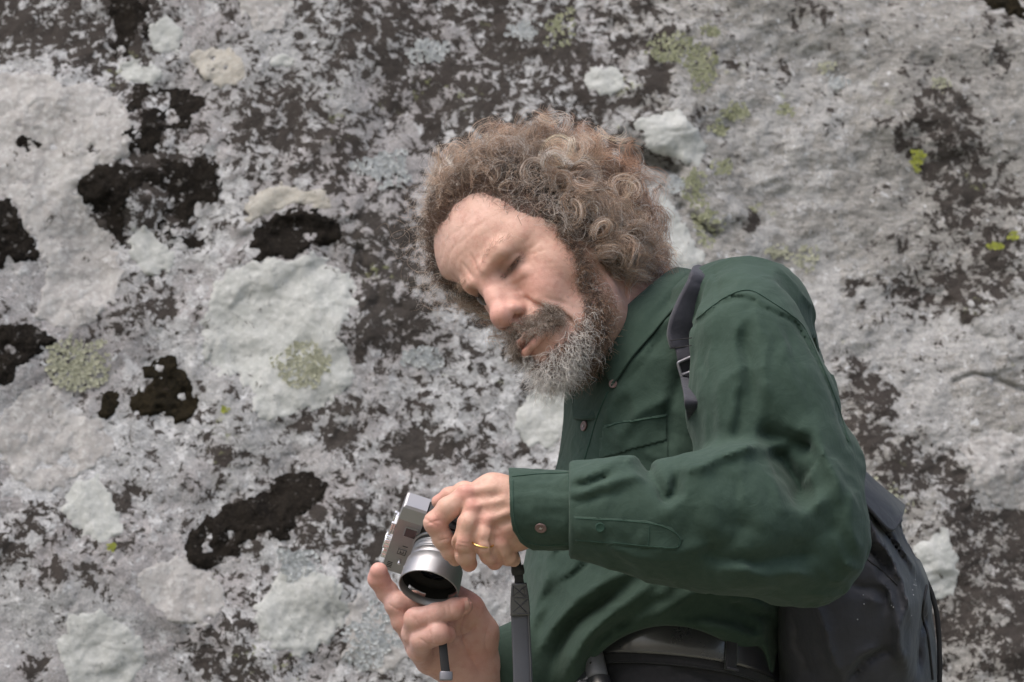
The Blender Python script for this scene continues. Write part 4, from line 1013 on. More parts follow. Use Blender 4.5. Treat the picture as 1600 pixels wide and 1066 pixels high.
def grow(idx, length, start_dir, grav, helix_r, turns, per, spread, K=22, frizz=.0012, curl=1.0, shell=None):
    """locks rooted at head vertices idx; per strands each. returns (n*per, K, 3)"""
    n = len(idx); p0 = Vh[idx]; t = np.linspace(0, 1, K)
    d = nrmz(start_dir); path = np.zeros((n, K, 3)); path[:, 0] = p0; step = length/(K-1)
    ph = RNG.random(n)*6.28; wd = nrmz(RNG.normal(size=(n, 3)))
    for k in range(1, K):
        d = nrmz(d+grav[:, None]*GRAV/K*2.4+wd*.10*curl)
        path[:, k] = path[:, k-1]+d*step[:, None]
        wd = nrmz(wd+RNG.normal(size=(n, 3))*.5)
        l = HL(path[:, k]); l = squeeze(l); c = np.array([0, -.014, .03]); q = (l-c)/np.array([.080, .101, .094]); rr = np.linalg.norm(q, axis=1)
        pushed = c+(l-c)/rr[:, None]*1.02; mm = ((rr < 1.02) & (l[:, 2] > -.04) & (l[:, 0] < .014))[:, None]; path[:, k] = np.where(mm, HW(pushed), path[:, k])
    T = nrmz(np.gradient(path, axis=1)); ref = nrmz(np.cross(T[:, 0], nrmz(RNG.normal(size=(n, 3)))))
    U = nrmz(ref[:, None]-T*(ref[:, None]*T).sum(-1, keepdims=True)); Vv = np.cross(T, U)
    sgn = np.where(RNG.random(n) < .5, -1, 1)
    out = []
    for j in range(per):
        phj = ph+RNG.normal(size=n)*.35; rj = helix_r*(1+.25*RNG.normal(size=n)); tj = turns*(1+.06*RNG.normal(size=n))
        ang = phj[:, None]+sgn[:, None]*tj[:, None]*6.283*t[None]**1.1
        env = np.clip(t*2.2, 0, 1)[None]*(1+.25*t[None])
        off = (U*np.cos(ang)[..., None]+Vv*np.sin(ang)[..., None])*(rj[:, None]*env)[..., None]
        sp = nrmz(RNG.normal(size=(n, 3)))*np.abs(RNG.normal(size=(n, 1)))*spread
        sp = (sp[:, None]*(np.linspace(.5, 1.15, K)[None, :, None]))
        fz = np.cumsum(RNG.normal(size=(n, K, 3)), axis=1)*frizz*.35
        out.append(path+off-off[:, :1]+sp+fz*t[None, :, None])
    return np.concatenate(out)
nv = nrmz(Vh-HW((0, -.018, .025)))
def mixc(a, b, w): return a*(1-w[:, None])+b*w[:, None]
# scalp locks
scalp = scalp_mask(Lv)
NL = 1250
idx = roots(scalp, NL); l = Lv[idx]
ax_ = np.abs(l[:, 0]); front = sstep(.02, .065, l[:, 1]); low = sstep(.04, -.05, l[:, 2]); back = sstep(-.02, -.09, l[:, 1])
temple = np.exp(-((l[:, 1]-.030)/.022)**2)*sstep(.085, .05, l[:, 2])
backdir = (np.array([0, -1, .25]) @ HR.T)
sd_ = nv[idx]*(1.0-.62*temple-.40*front)[:, None]+backdir*(.75*front+.9*temple)[:, None]+RNG.normal(size=(NL, 3))*.28
far = sstep(-.01, .05, l[:, 0]); fr2 = sstep(-.06, .03, l[:, 1]); length = (.046+.019*back+.009*RNG.normal(size=NL)-.018*front-.012*temple-.014*low-.028*far*fr2-.013*sstep(.06, .12, l[:, 2])*(1-back))
length = length*(1-.62*far*sstep(.055, .03, l[:, 2])*fr2); length = np.clip(length, .014, .12)
grav = .30+.35*RNG.random(NL)+.45*low
hr_ = (.0064+.0042*RNG.random(NL))*(1-.60*temple-.30*front); turns = (1.25+1.0*RNG.random(NL))*length/.070
PER = 20
H1 = grow(idx, length, sd_, grav, hr_, turns, PER, .0008, K=26)
tipw = HL(H1[:, 18])
li = np.tile(l, (PER, 1)); n1 = len(H1)
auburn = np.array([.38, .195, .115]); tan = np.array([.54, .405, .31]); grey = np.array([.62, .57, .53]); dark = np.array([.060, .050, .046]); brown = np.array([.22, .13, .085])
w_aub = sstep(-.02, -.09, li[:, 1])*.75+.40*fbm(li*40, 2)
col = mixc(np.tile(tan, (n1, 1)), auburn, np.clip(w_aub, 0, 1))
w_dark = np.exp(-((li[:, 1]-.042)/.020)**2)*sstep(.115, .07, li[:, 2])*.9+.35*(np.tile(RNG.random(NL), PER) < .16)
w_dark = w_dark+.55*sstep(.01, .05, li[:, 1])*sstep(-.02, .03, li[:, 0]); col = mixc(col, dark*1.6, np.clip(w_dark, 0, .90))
isg = RNG.random(n1) < (.14+.20*np.tile(temple, PER)+.14*np.tile(low, PER)); col[isg] = grey*(.8+.4*RNG.random((isg.sum(), 1)))
lockg = np.tile(RNG.random(NL) < .07+.3*temple, PER); col = np.where((lockg & (RNG.random(n1) < .7))[:, None], grey, col)
col = col*(.75+.5*RNG.random((n1, 1)))*(1+.42*np.tile(RNG.normal(size=NL), PER).clip(-1, 1.3))[:, None]
# loose flyaway hairs
i2 = roots(scalp & (Lv[:, 1] < .055), 2600); l2 = Lv[i2]
H2 = grow(i2, .038+.020*RNG.random(2600), nv[i2]+RNG.normal(size=(2600, 3))*.45, .15+.3*RNG.random(2600), .004+.006*RNG.random(2600), 1+1.6*RNG.random(2600), 1, .001, K=26, frizz=.002, curl=2)
c2 = np.where(RNG.random((2600, 1)) < .45, grey, tan)*(.8+.4*RNG.random((2600, 1)))
# short undercoat so that no scalp shows
i3 = roots(scalp, 9000); temple3 = np.exp(-((Lv[i3, 1]-.030)/.022)**2)
far3 = sstep(-.01, .05, Lv[i3, 0])*sstep(-.06, .03, Lv[i3, 1]); H3 = grow(i3, (.018+.016*RNG.random(9000))*(1-.45*far3)*(1-.35*sstep(.03, .06, Lv[i3, 1])), nv[i3]*(.8-.5*temple3)[:, None]+backdir*(.35+.6*temple3)[:, None]+RNG.normal(size=(9000, 3))*.25, .3+.2*RNG.random(9000), .0025+.003*RNG.random(9000), .8+.8*RNG.random(9000), 1, .001, K=12)
H3 = np.stack([np.stack([np.interp(np.linspace(0, 11, 26), np.arange(12), H3[:, :, a][q]) for a in range(3)], -1) for q in range(0)]) if False else H3
c3 = mixc(np.tile(brown*.7, (9000, 1)), dark, np.clip(temple3*.9+.2, 0, 1))
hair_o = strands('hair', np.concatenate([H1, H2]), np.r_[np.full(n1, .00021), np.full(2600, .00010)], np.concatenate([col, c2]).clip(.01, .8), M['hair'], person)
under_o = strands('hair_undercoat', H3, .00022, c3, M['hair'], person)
# thin hairs in front of the hairline
fi = roots(fringe_mask(Lv), 1500); nf = len(fi)
HF = grow(fi, .014+.020*RNG.random(nf), nv[fi]*.28+backdir*.9+RNG.normal(size=(nf, 3))*.22, .2+.2*RNG.random(nf), .0015+.0025*RNG.random(nf), .5+.7*RNG.random(nf), 1, .0005, K=14, frizz=.0006)
strands('hairline_hairs', HF, .00010, np.where(RNG.random((nf, 1)) < .35, grey, np.array([.16, .12, .095]))*(.7+.6*RNG.random((nf, 1))), M['hair'], person)
# beard
bm_ = beard_mask(Lv)
dens = sstep(.035, .075, Lv[:, 1])+.55
nb = 2900; ib = roots(bm_ & ((Lv[:, 1] > .03) | (RNG.random(len(Lv)) < .30)), nb); lb = Lv[ib]
nb_n = nrmz(Vh[ib]-HW((0, .012, -.065)))
chin = sstep(.045, .075, lb[:, 1])*sstep(-.085, -.105, lb[:, 2]); side = sstep(.03, .01, lb[:, 1])
lenb = .009+.009*chin+.006*sstep(-.06, -.11, lb[:, 2])+.012*RNG.random(nb)**2-.003*side
cl = nrmz(np.stack([fbm(lb*90, 2), fbm(lb*90+11, 2), fbm(lb*90+23, 2)], -1))
sdir_b = nb_n*.75+GRAV*.35+(np.array([0, .35, -.5]) @ HR.T)*.5+cl*.55+RNG.normal(size=(nb, 3))*.22
HB = grow(ib, lenb, sdir_b, .35+.4*RNG.random(nb), .0012+.0022*RNG.random(nb), .4+.7*RNG.random(nb), 1, .0004, K=14, frizz=.0006, curl=2.0)
gw = np.clip(sstep(.030, .058, lb[:, 1])*sstep(-.045, -.085, lb[:, 2])*.85+.08, 0, 1)
cb = np.where(RNG.random((nb, 1)) < gw[:, None], np.array([.80, .77, .74]), np.where(RNG.random((nb, 1)) < .6, np.array([.36, .23, .155]), np.array([.14, .10, .075])))*(.6+.55*RNG.random((nb, 1)))
strands('beard', HB, .00016, cb, M['hair'], person)
ib = roots(bm_ & ((Lv[:, 1] > .026) | (RNG.random(len(Lv)) < .3)), 5200)
HB = grow(ib, .005+.005*RNG.random(5200), nrmz(Vh[ib]-HW((0, .012, -.065)))+GRAV*.4+RNG.normal(size=(5200, 3))*.5, .3+.2*RNG.random(5200), .0008+.001*RNG.random(5200), .5+.6*RNG.random(5200), 1, .0003, K=9, frizz=.0004, curl=2)
strands('beard_undercoat', HB, .00014, np.where(RNG.random((5200, 1)) < .3, np.array([.40, .36, .33]), np.array([.12, .085, .065]))*(.6+.6*RNG.random((5200, 1))), M['hair'], person)
# sparse brown hair on the cheek in front of the ear
ck = (np.abs(Lv[:, 0]) > .028) & (Lv[:, 1] > .012) & (Lv[:, 1] < .052) & (Lv[:, 2] < .022) & (Lv[:, 2] > -.10)
wck = sstep(.056, .022, Lv[:, 1]+.35*np.maximum(Lv[:, 2]+.03, 0)+.006*fbm(Lv*160, 2)); ic = roots(ck & (RNG.random(len(Lv)) < wck**1.6), 2600); nc = len(ic)
HC = grow(ic, .006+.008*RNG.random(nc), nrmz(Vh[ic]-HW((0, .012, -.03)))*.5+GRAV*.5+(np.array([0, -.2, -.6]) @ HR.T)*.6+RNG.normal(size=(nc, 3))*.4, .3+.3*RNG.random(nc), .0010+.0018*RNG.random(nc), .5+.8*RNG.random(nc), 1, .0004, K=10, frizz=.0005, curl=2)
strands('sideburn', HC, .000095, np.where(RNG.random((nc, 1)) < .25, grey, np.array([.34, .21, .14]))*(.7+.6*RNG.random((nc, 1))), M['hair'], person)
# moustache
mm_ = (np.abs(Lv[:, 0]) < .034) & (Lv[:, 2] < -.0575-.10*np.maximum(np.abs(Lv[:, 0])-.02, 0)) & (Lv[:, 2] > -.0765-.35*np.maximum(np.abs(Lv[:, 0])-.010, 0)) & (Lv[:, 1] > .05)
nm = 2100; im = roots(mm_, nm); lm = Lv[im]
loc = np.c_[np.sign(lm[:, 0])*(.55+.4*RNG.random(nm)), np.full(nm, .42), np.full(nm, -.60)]+RNG.normal(size=(nm, 3))*.25
HM = grow(im, .012+.009*RNG.random(nm), loc @ HR.T, .3+.2*RNG.random(nm), .0012+.0014*RNG.random(nm), .6+.6*RNG.random(nm), 1, .0004, K=12, frizz=.0004, curl=1.6)
cm = np.where(RNG.random((nm, 1)) < .45, np.array([.50, .45, .40]), np.where(RNG.random((nm, 1)) < .6, np.array([.27, .19, .14]), np.array([.10, .07, .055])))*(.7+.5*RNG.random((nm, 1)))
strands('moustache', HM, .00011, cm, M['hair'], person)
# eyebrows and lashes
for sgn in (-1, 1):
    xb = Lv[:, 0]*sgn; zb = Lv[:, 2]; zc = .0105+.0035*np.sin(np.clip((xb-.012)/.036, 0, 1)*3.0)
    mk_ = (xb > .012) & (xb < .048) & (np.abs(zb-zc) < .0038) & (Lv[:, 1] > .04)
    ne = 90; ie = roots(mk_, ne); loc = np.c_[np.full(ne, .85*sgn), np.full(ne, .25), np.full(ne, .05)]+RNG.normal(size=(ne, 3))*.22
    HE = grow(ie, .006+.004*RNG.random(ne), loc @ HR.T, np.full(ne, .1), np.full(ne, .0004), np.full(ne, .4), 1, .0002, K=8, frizz=.0002, curl=.5)
    ce = np.where(RNG.random((ne, 1)) < .3, np.array([.40, .33, .27]), np.array([.30, .20, .14]))
    strands('eyebrow', HE, .00007, ce, M['hair'], person)
    xl = Lv[:, 0]*sgn; off_ = (.0015, .0005) if sgn < 0 else (.0050, .0050); xl = xl+off_[0]; zl = np.interp(xl, [.015, .0285, .0415, .050], [-.0120, -.0125, -.0092, -.004])+off_[1]
    ml = (xl > .017) & (xl < .046) & (np.abs(Lv[:, 2]-zl) < .0026) & (Lv[:, 1] > .055)
    if ml.sum() > 10:
        ne = 120; ie = roots(ml, ne); loc = np.c_[np.full(ne, .2*sgn), np.full(ne, .9), np.full(ne, -.55)]+RNG.normal(size=(ne, 3))*.15
        HE = grow(ie, .005+.002*RNG.random(ne), loc @ HR.T, np.full(ne, -.2), np.full(ne, .0002), np.full(ne, .3), 1, .0001, K=7, frizz=.0001, curl=.3)
        strands('eyelashes', HE, .00010, np.tile([.05, .035, .03], (ne, 1)), M['hair'], person)

# ---- collar, cuffs, buttons, pocket, seams
bvh = BVHTree.FromPolygons([tuple(v) for v in Vs], [tuple(int(i) for i in f) for f in Fs])
tonly = torso.ev(Vs) < sleeve.ev(Vs)-.004; ft = Fs[tonly[Fs].all(1)]
bvt = BVHTree.FromPolygons([tuple(v) for v in Vs], [tuple(int(i) for i in f) for f in ft])
CAMB = np.array([0, -DIST, 0.])
def hit(px, py, tree=None):
    d = P(px, py, 0)-CAMB; d /= np.linalg.norm(d)
    loc, n, _, _ = (tree or bvh).ray_cast(Vector(CAMB), Vector(d))
    if loc is None: return None, None
    n = np.array(n); n = n if n @ d < 0 else -n
    return np.array(loc), n
def solid(o, th, off=-1):
    m = o.modifiers.new('thickness', 'SOLIDIFY'); m.thickness = th; m.offset = off; return o
def loft_grid(cols, nu=40, nv_=14):
    """cols: list of columns, each a list of (px,py,y) of the same length -> smooth grid"""
    C3 = [smooth_path([P(*q) for q in c], nv_) for c in cols]
    rows = [smooth_path([c[k] for c in C3], nu) for k in range(nv_)]
    V = np.stack(rows, 1).reshape(-1, 3); i = np.arange(nu*nv_).reshape(nu, nv_)
    F = np.stack([i[:-1, :-1], i[1:, :-1], i[1:, 1:], i[:-1, 1:]], -1).reshape(-1, 4); return V, F
def seam(name, pts, r, matr, parent, off=.0003, n=60, tree=None):
    out = []
    for a, b in smooth_path([(x, y, 0) for x, y in pts], n)[:, :2]:
        h, nn = hit(a, b, tree)
        if h is not None: out.append(h+nn*off)
    if len(out) > 3:
        V, F = tube(np.array(out), r, 5); return mk(name, V, F, matr, parent=parent)
def drape(name, poly, off, matr, parent, step=2.5, tree=None, edge=True):
    poly = np.array(poly, float); x0, y0 = poly.min(0); x1, y1 = poly.max(0)
    xs_ = np.arange(x0-step, x1+2*step, step); ys_ = np.arange(y0-step, y1+2*step, step); X, Y = np.meshgrid(xs_, ys_, indexing='ij')
    sd = poly_sd_(X, Y, [tuple(v) for v in poly]); use = sd > -step*.9; idx = np.full(X.shape, -1); V = []
    for i, j in np.argwhere(use):
        ax_, ay_ = X[i, j], Y[i, j]
        if sd[i, j] < 0:                                   # pull the rim onto the outline
            best = 1e9
            for k in range(len(poly)):
                a = poly[k]; b = poly[(k+1) % len(poly)]; t = np.clip(((X[i, j]-a[0])*(b[0]-a[0])+(Y[i, j]-a[1])*(b[1]-a[1]))/(((b-a)**2).sum()+1e-9), 0, 1); q = a+(b-a)*t; dd = np.hypot(*(q-(X[i, j], Y[i, j])))
                if dd < best: best = dd; ax_, ay_ = q
        h, n = hit(ax_, ay_, tree)
        if h is None: continue
        o = off if sd[i, j] >= 0 else -.0006
        idx[i, j] = len(V); V.append(h+n*o)
    F = []
    for i in range(X.shape[0]-1):
        for j in range(X.shape[1]-1):
            q = (idx[i, j], idx[i, j+1], idx[i+1, j+1], idx[i+1, j])
            if min(q) >= 0:
                dd = max(np.linalg.norm(V[q[0]]-V[q[k]]) for k in (1, 2, 3))
                if dd < .012: F.append(q)
    return mk(name, V, F, matr, parent=parent)
def poly_sd_(x, y, poly):
    best = np.full(x.shape, 1e9); r = np.zeros(x.shape, bool); n = len(poly)
    for i in range(n):
        ax, ay = poly[i]; bx, by = poly[(i+1) % n]; vx, vy = bx-ax, by-ay
        t = np.clip(((x-ax)*vx+(y-ay)*vy)/(vx*vx+vy*vy+1e-9), 0, 1); best = np.minimum(best, np.hypot(x-ax-t*vx, y-ay-t*vy))
        if ay != by: r ^= ((ay > y) != (by > y)) & (x < (bx-ax)*(y-ay)/(by-ay)+ax)
    return np.where(r, best, -best)
def button(c, n, r, parent, matr=None):
    V, F = lathe([(0, 0.0001), (0, r), (.0008, r*1.02), (.0016, r*.92), (.0013, r*.72), (.0010, r*.6), (.0010, .0001)], c-n*.0002, n, k=24)
    b = mk('button', V, F, matr or M['button'], parent=parent)
    u = np.cross(n, [0, 1, .3]); u /= np.linalg.norm(u); v = np.cross(n, u)
    for s in (-1, 1):
        for t in (-1, 1): pass
    A_, B_ = c+n*.0012+u*r*.22+v*r*.22, c+n*.0012-u*r*.22-v*r*.22; C_, D_ = c+n*.0012+u*r*.22-v*r*.22, c+n*.0012-u*r*.22+v*r*.22
    return b, [np.linspace(A_, B_, 4), np.linspace(C_, D_, 4)]
# collar: a leaf folding over around the neck
def onshirt(px, py, off=.004, dy=None):
    h, n = hit(px, py); y = (h[1]-off) if h is not None else dy
    return (px, py, y if dy is None or h is None else min(y, dy))
cols = [[(922, 541, -.030), (937, 560, -.042), (946, 580, -.050), onshirt(956, 604, .004, -.050)],
        [(935, 524, -.032), (950, 545, -.050), (960, 566, -.058), onshirt(968, 588, .004, -.052)],
        [(962, 496, -.028), (978, 516, -.052), (984, 536, -.062), onshirt(990, 556, .004, -.058)],
        [(992, 468, -.022), (1008, 486, -.050), (1014, 506, -.060), onshirt(1018, 524, .004, -.058)],
        [(1022, 442, -.006), (1040, 456, -.036), (1046, 474, -.046), onshirt(1048, 488, .004, -.05)],
        [(1046, 424, .022), (1068, 428, -.004), (1078, 442, -.016), onshirt(1082, 458, .004, -.03)],
        [(1060, 419, .065), (1082, 424, .055), (1092, 436, .05), (1100, 448, .045)],
        [(1056, 424, .115), (1078, 430, .125), (1090, 444, .135), (1096, 458, .14)],
        [(1030, 440, .155), (1040, 450, .175), (1046, 466, .19), (1050, 480, .195)],
        [(985, 474, .165), (985, 485, .19), (985, 505, .20), (985, 520, .20)],
        [(945, 510, .130), (938, 525, .145), (932, 545, .15), (930, 560, .15)],
        [(915, 540, .085), (908, 550, .09), (903, 565, .09), (903, 580, .085)]]
V, F = loft_grid(cols, 110, 16)
V = V+(.0012*fbm(V*45, 3))[:, None]*np.array([.3, -1, .4])
collar = solid(mk('collar', V, F, M['shirt'], parent=shirt_o), .0022, 0)
inner = [[(c[0][0], c[0][1], c[0][2]+.0015), (c[0][0]*.5+c[1][0]*.5-1, c[0][1]+16, c[0][2]+.004), (c[0][0]+2, c[0][1]+42, c[0][2]+.004)] for c in cols]
inner[0] = [(922, 543, -.028), (932, 575, -.030), (944, 610, -.042)]
V, F = loft_grid(inner, 90, 8); solid(mk('collar_stand', V, F, M['shirt'], parent=shirt_o), .0018, 0)
cols = [[(906, 547, .075), (895, 578, .070), (893, 612, .040), (896, 655, -.010)], [(916, 548, .075), (912, 580, .060), (911, 615, .020), (912, 655, -.035)], [(928, 556, .050), (934, 586, .025), (938, 615, -.036), (932, 655, -.048)], [(938, 566, -.022), (948, 592, -.040), (957, 612, -.048), (950, 655, -.052)]]
V, F = loft_grid(cols, 30, 20); solid(mk('front_placket', V, F, M['shirt'], parent=shirt_o), .0022, 0)
# stitching along the collar leaf
edge_pts = smooth_path([np.array(P(*c[3]))+np.array([-.001, -.0016, .0025]) for c in
    [[0, 0, 0, (952, 598, -.056)], [0, 0, 0, onshirt(966, 582, .007, -.052)], [0, 0, 0, onshirt(987, 551, .007, -.058)], [0, 0, 0, onshirt(1014, 520, .007, -.058)], [0, 0, 0, onshirt(1045, 484, .007, -.05)], [0, 0, 0, onshirt(1078, 455, .007, -.03)]]], 60)
# cuff
cuff = SDF()
cuff.cone(P(888, 797, -.2195), P(803, 797, -.2125), .0375, .0385, .001)
cuff.cone(P(915, 797, -.2195), P(780, 797, -.2115), .0345, .0362, .001, 's')
def cutl(p):
    x, y = to_px(p); xl = np.interp(y, [730, 745, 800, 830, 848, 858, 870], [794, 795, 796, 801, 812, 828, 845]); return np.maximum((xl-x), (x-893))/PX
cuff.add('i', lambda p: cutl(p), [-9]*3, [9]*3, .001)
Vq, Fq = cuff.mesh(P(785, 875, -.27), P(905, 720, -.16), .0012)
ctr = P(850, 797, -.2165); rad = Vq-ctr; rad[:, 0] = 0; rad = nrmz(rad); Vq = Vq+rad*(.0020*fbm(Vq*np.array([30, 60, 60]), 2)+.0012*fbm(Vq*80, 2))[:, None]
cuff_o = mk('cuff', Vq, Fq, M['shirt'], parent=shirt_o)
tq = BVHTree.FromPolygons([tuple(v) for v in Vq], [tuple(int(i) for i in f) for f in Fq])
threads = []
h, n = hit(845, 825, tq); b, th = button(h, n, .0054, shirt_o); threads += th
h, n = hit(914, 666); hp = h if h is not None else P(914, 666, -.06); b, th = button(hp+n*.001, n, .0053, shirt_o); threads += th
b, th = button(P(958, 600, -.062), np.array([-.3, -.9, .1]), .0042, shirt_o); threads += th
h, n = hit(938, 824); b, th = button(h+n*.0016, n, .0045, shirt_o, M['seam']); 
for t in threads: V, F = tube(t, .00035, 5); mk('button_thread', V, F, M['thread'], parent=shirt_o)
seam('cuff_stitching', [(800, 745), (840, 741), (889, 739)], .0005, M['seam'], shirt_o, tree=tq)
seam('cuff_stitching', [(801, 750), (802, 800), (808, 828), (822, 846), (850, 852), (888, 850)], .0005, M['seam'], shirt_o, tree=tq)
seam('cuff_stitching', [(888, 742), (890, 800), (889, 852)], .0006, M['seam'], shirt_o, tree=tq)
drape('sleeve_placket', [(897, 806), (1010, 813), (1050, 824), (1068, 842), (1058, 860), (1000, 856), (897, 846)], .0011, M['shirt'], shirt_o)
seam('sleeve_stitching', [(1015, 822), (1013, 854)], .0005, M['seam'], shirt_o, off=.0012)
seam('sleeve_stitching', [(900, 810), (1008, 817), (1046, 827), (1062, 842), (1054, 856), (1000, 852), (900, 843)], .00045, M['seam'], shirt_o, off=.0012)
drape('pocket', [(936, 684), (1044, 655), (1046, 790), (940, 800)], .0010, M['shirt'], shirt_o, tree=bvt)
drape('pocket_flap', [(944, 664), (1043, 646), (1042, 690), (985, 704), (936, 720)], .0024, M['shirt'], shirt_o, tree=bvt)
seam('pocket_stitching', [(949, 667), (1000, 656), (1040, 650)], .0005, M['seam'], shirt_o, off=.0026, tree=bvt)
seam('front_seam', [(950, 612), (934, 650), (922, 690), (905, 745)], .0009, M['seam'], shirt_o, off=.0002, tree=bvt)
seam('shoulder_stitching', [(x+3, y-9) for x, y in ARM], .00045, M['seam'], shirt_o, off=.0006)

# ---- trousers, belt
trou = SDF()
ZC = P(1050, 983, -.074)[2]-.040; WC = np.array([P(1050, 983, -.03)[0], .05, ZC]); VH_ = np.array([0, UPC[2], -UPC[1]])
def hips(p):
    q = p-WC; h = q @ UPC; x = q[:, 0]+.12*0; y = q @ VH_
    a = np.interp(-h, [0, .05, .12, .22], [.104, .109, .119, .126]); b = np.interp(-h, [0, .05, .12, .22], [.1265, .130, .134, .134])
    k = ((np.abs(x)/a)**2.2+(np.abs(y)/b)**2.2)**(1/2.2); d = (k-1)*a*.9
    return np.maximum(np.maximum(d, h+.10*x+.001), -h-.20)
trou.add('u', hips, WC-.3, WC+.3, .01)
trou.cone(WC+UPC*.05, WC+UPC*.0, .06, .06, .01)
for h0, kn, an in FEET: trou.chain([h0+DN*.05, kn, an+DN*.0], [.090, .075, .068], .05)
trou.disp(lambda p, d: -.006*fbm(p*14, 3)*sstep(.03, .08, -((p-WC) @ UPC)))
trou.disp(stroke([(1052, 1030), (1058, 1066), (1060, 1100)], 3, -2, ylim=.05, taper=False))
trou.disp(stroke([(960, 1066), (1010, 1048), (1060, 1045)], 8, 3, ylim=.05)); trou.disp(stroke([(1070, 1050), (1110, 1062), (1150, 1090)], 8, -3, ylim=.05))
Vt, Ft = trou.mesh(WC-np.array([.25, .60, 1.0]), WC+np.array([.25, .28, .16]), .0052, C=5)
trousers = mk('trousers', Vt, Ft, M['trousers'], parent=person)
def around(h, off, t0, t1, n=90):
    t = np.linspace(t0, t1, n); out = []
    for a in t:
        x = math.sin(a); y = -math.cos(a); r = 1/((abs(x)/(.1095+off))**2.2+(abs(y)/(.1312+off))**2.2)**(1/2.2)
        out.append(WC+np.array([x*r, 0, 0])+VH_*y*r+UPC*(h-.10*x*r))
    return np.array(out)
def band(name, h0, h1, off, matr, parent, th=.0035, t0=-math.pi, t1=math.pi, n=120):
    a = around((h0+h1)/2, off, t0, t1, n); T = nrmz(np.gradient(a, axis=0)); up = nrmz(UPC[None]-T*(T @ UPC)[:, None]); nn = np.cross(T, up); c = np.sign(((a-WC)*nn).sum(1))[:, None]; nn = nn*c
    V, F = ribbon(a, up, nn, abs(h1-h0)/2, th); return mk(name, V, F, matr, parent=parent)
belt = band('belt', .004, -.028, .0045, M['belt'], person)
for hh_ in (.0015, -.0255):
    a = around(hh_, .0066, -1.4, 1.5, 120); V, F = tube(a, .00035, 5); mk('belt_stitching', V, F, M['strap_leather'], parent=belt)
band('waistband', -.006, -.036, .0010, M['trousers'], trousers)
V, F = tube(around(-.0365, .0022, -1.6, 1.6, 120), .0009, 6); mk('waistband_seam', V, F, M['trousers'], parent=trousers)
for t in (.42, 1.5, 2.6, -1.7, -2.7):
    a = around(-.012, .0080, t-.045, t+.045, 6); T = nrmz(np.gradient(a, axis=0)); up = nrmz(UPC[None]-T*(T @ UPC)[:, None]); nn = np.cross(T, up); nn = nn*np.sign(((a-WC)*nn).sum(1))[:, None]
    V, F = ribbon(a, up, nn, .023, .0022); mk('belt_loop', V, F, M['trousers'], parent=trousers)
    aa = around(-.034, .0095, t-.045, t+.045, 6); V, F = tube(aa, .0015, 6); mk('belt_loop_stitch', V, F, M['webbing'], parent=trousers)
# boots, out of frame below
for h0, kn, an in FEET:
    s = SDF(); s.cone(an+UPC*.06, an, .062, .055, .02); fw = nrmz(np.array([-.9, -.35*UPC[2], .35*UPC[1]])); s.chain([an, an+fw*.10+DN*.025, an+fw*.19+DN*.035], [.052, .046, .036], .03)
    base = to_world(an)[2]
    V, F = s.mesh(np.array(an)-np.array([.30, .22, .18]), np.array(an)+np.array([.12, .15, .16]), .006, C=4); w = to_world(V); w[:, 2] = np.maximum(w[:, 2], .012)
    mk('boot', from_world(w), F, M['belt'], parent=person)
# small case on the belt
M['case_grey'] = leather('case_grey', (.13, .135, .155), .4)
case = empty('belt_case', to_world(P(928, 1040, -.07)), label='small black leather case with a round grey barrel on the belt', cat='case')
c0 = P(924, 1012, -.066); ax = nrmz(P(935, 1066, -.082)-c0)
V, F = lathe([(0, .0002), (0, .0075), (.0012, .0095), (.003, .0102), (.028, .0108), (.0315, .0108), (.0325, .0100), (.0325, .0002)], c0, ax, k=40); mk('barrel', V, F, M['case_grey'], parent=case)
V, F = lathe([(.0320, .0002), (.0320, .0100), (.0335, .0125), (.060, .0135), (.064, .0120), (.064, .0002)], c0, ax, k=40); mk('lower_barrel', V, F, M['belt'], parent=case)
bc = c0+ax*.0145; sd2 = nrmz(np.cross(ax, [0, 1, 0]))*-1; pos_ = bc+sd2*.0035+np.array([0, -.0100, 0]); V, F = lathe([(0, .0001), (0, .0016), (.0012, .0014), (.0012, .0001)], pos_, np.array([.3, -.95, 0]), k=16); mk('press_stud', V, F, M['black_plastic'], parent=case)
k_ = SDF(); k_.chain([P(905, 1022, -.050), P(912, 1075, -.070)], [.014, .017], .01); k_.chain([P(918, 1030, -.048), P(925, 1075, -.068)], [.013, .016], .01); V, F = k_.mesh(P(880, 1110, -.11), P(955, 990, -.01), .0015); mk('holster', V, F, M['belt'], parent=case)
# wedding ring
def torus(name, c, ax, R, r, matr, parent, k=48):
    ax = nrmz(np.array(ax)); u = nrmz(np.cross(ax, [.2, .3, 1])); v = np.cross(ax, u)
    V, F = tube([c+R*(math.cos(a)*u+math.sin(a)*v) for a in np.linspace(0, 2*math.pi, k, endpoint=False)], r, 10, close=True); return mk(name, V, F, matr, parent=parent)
rc = P(754, 848, -.2237); torus('ring', rc, P(752, 862, -.219)-P(757, 836, -.2245), .0103, .00085, M['gold'], person)

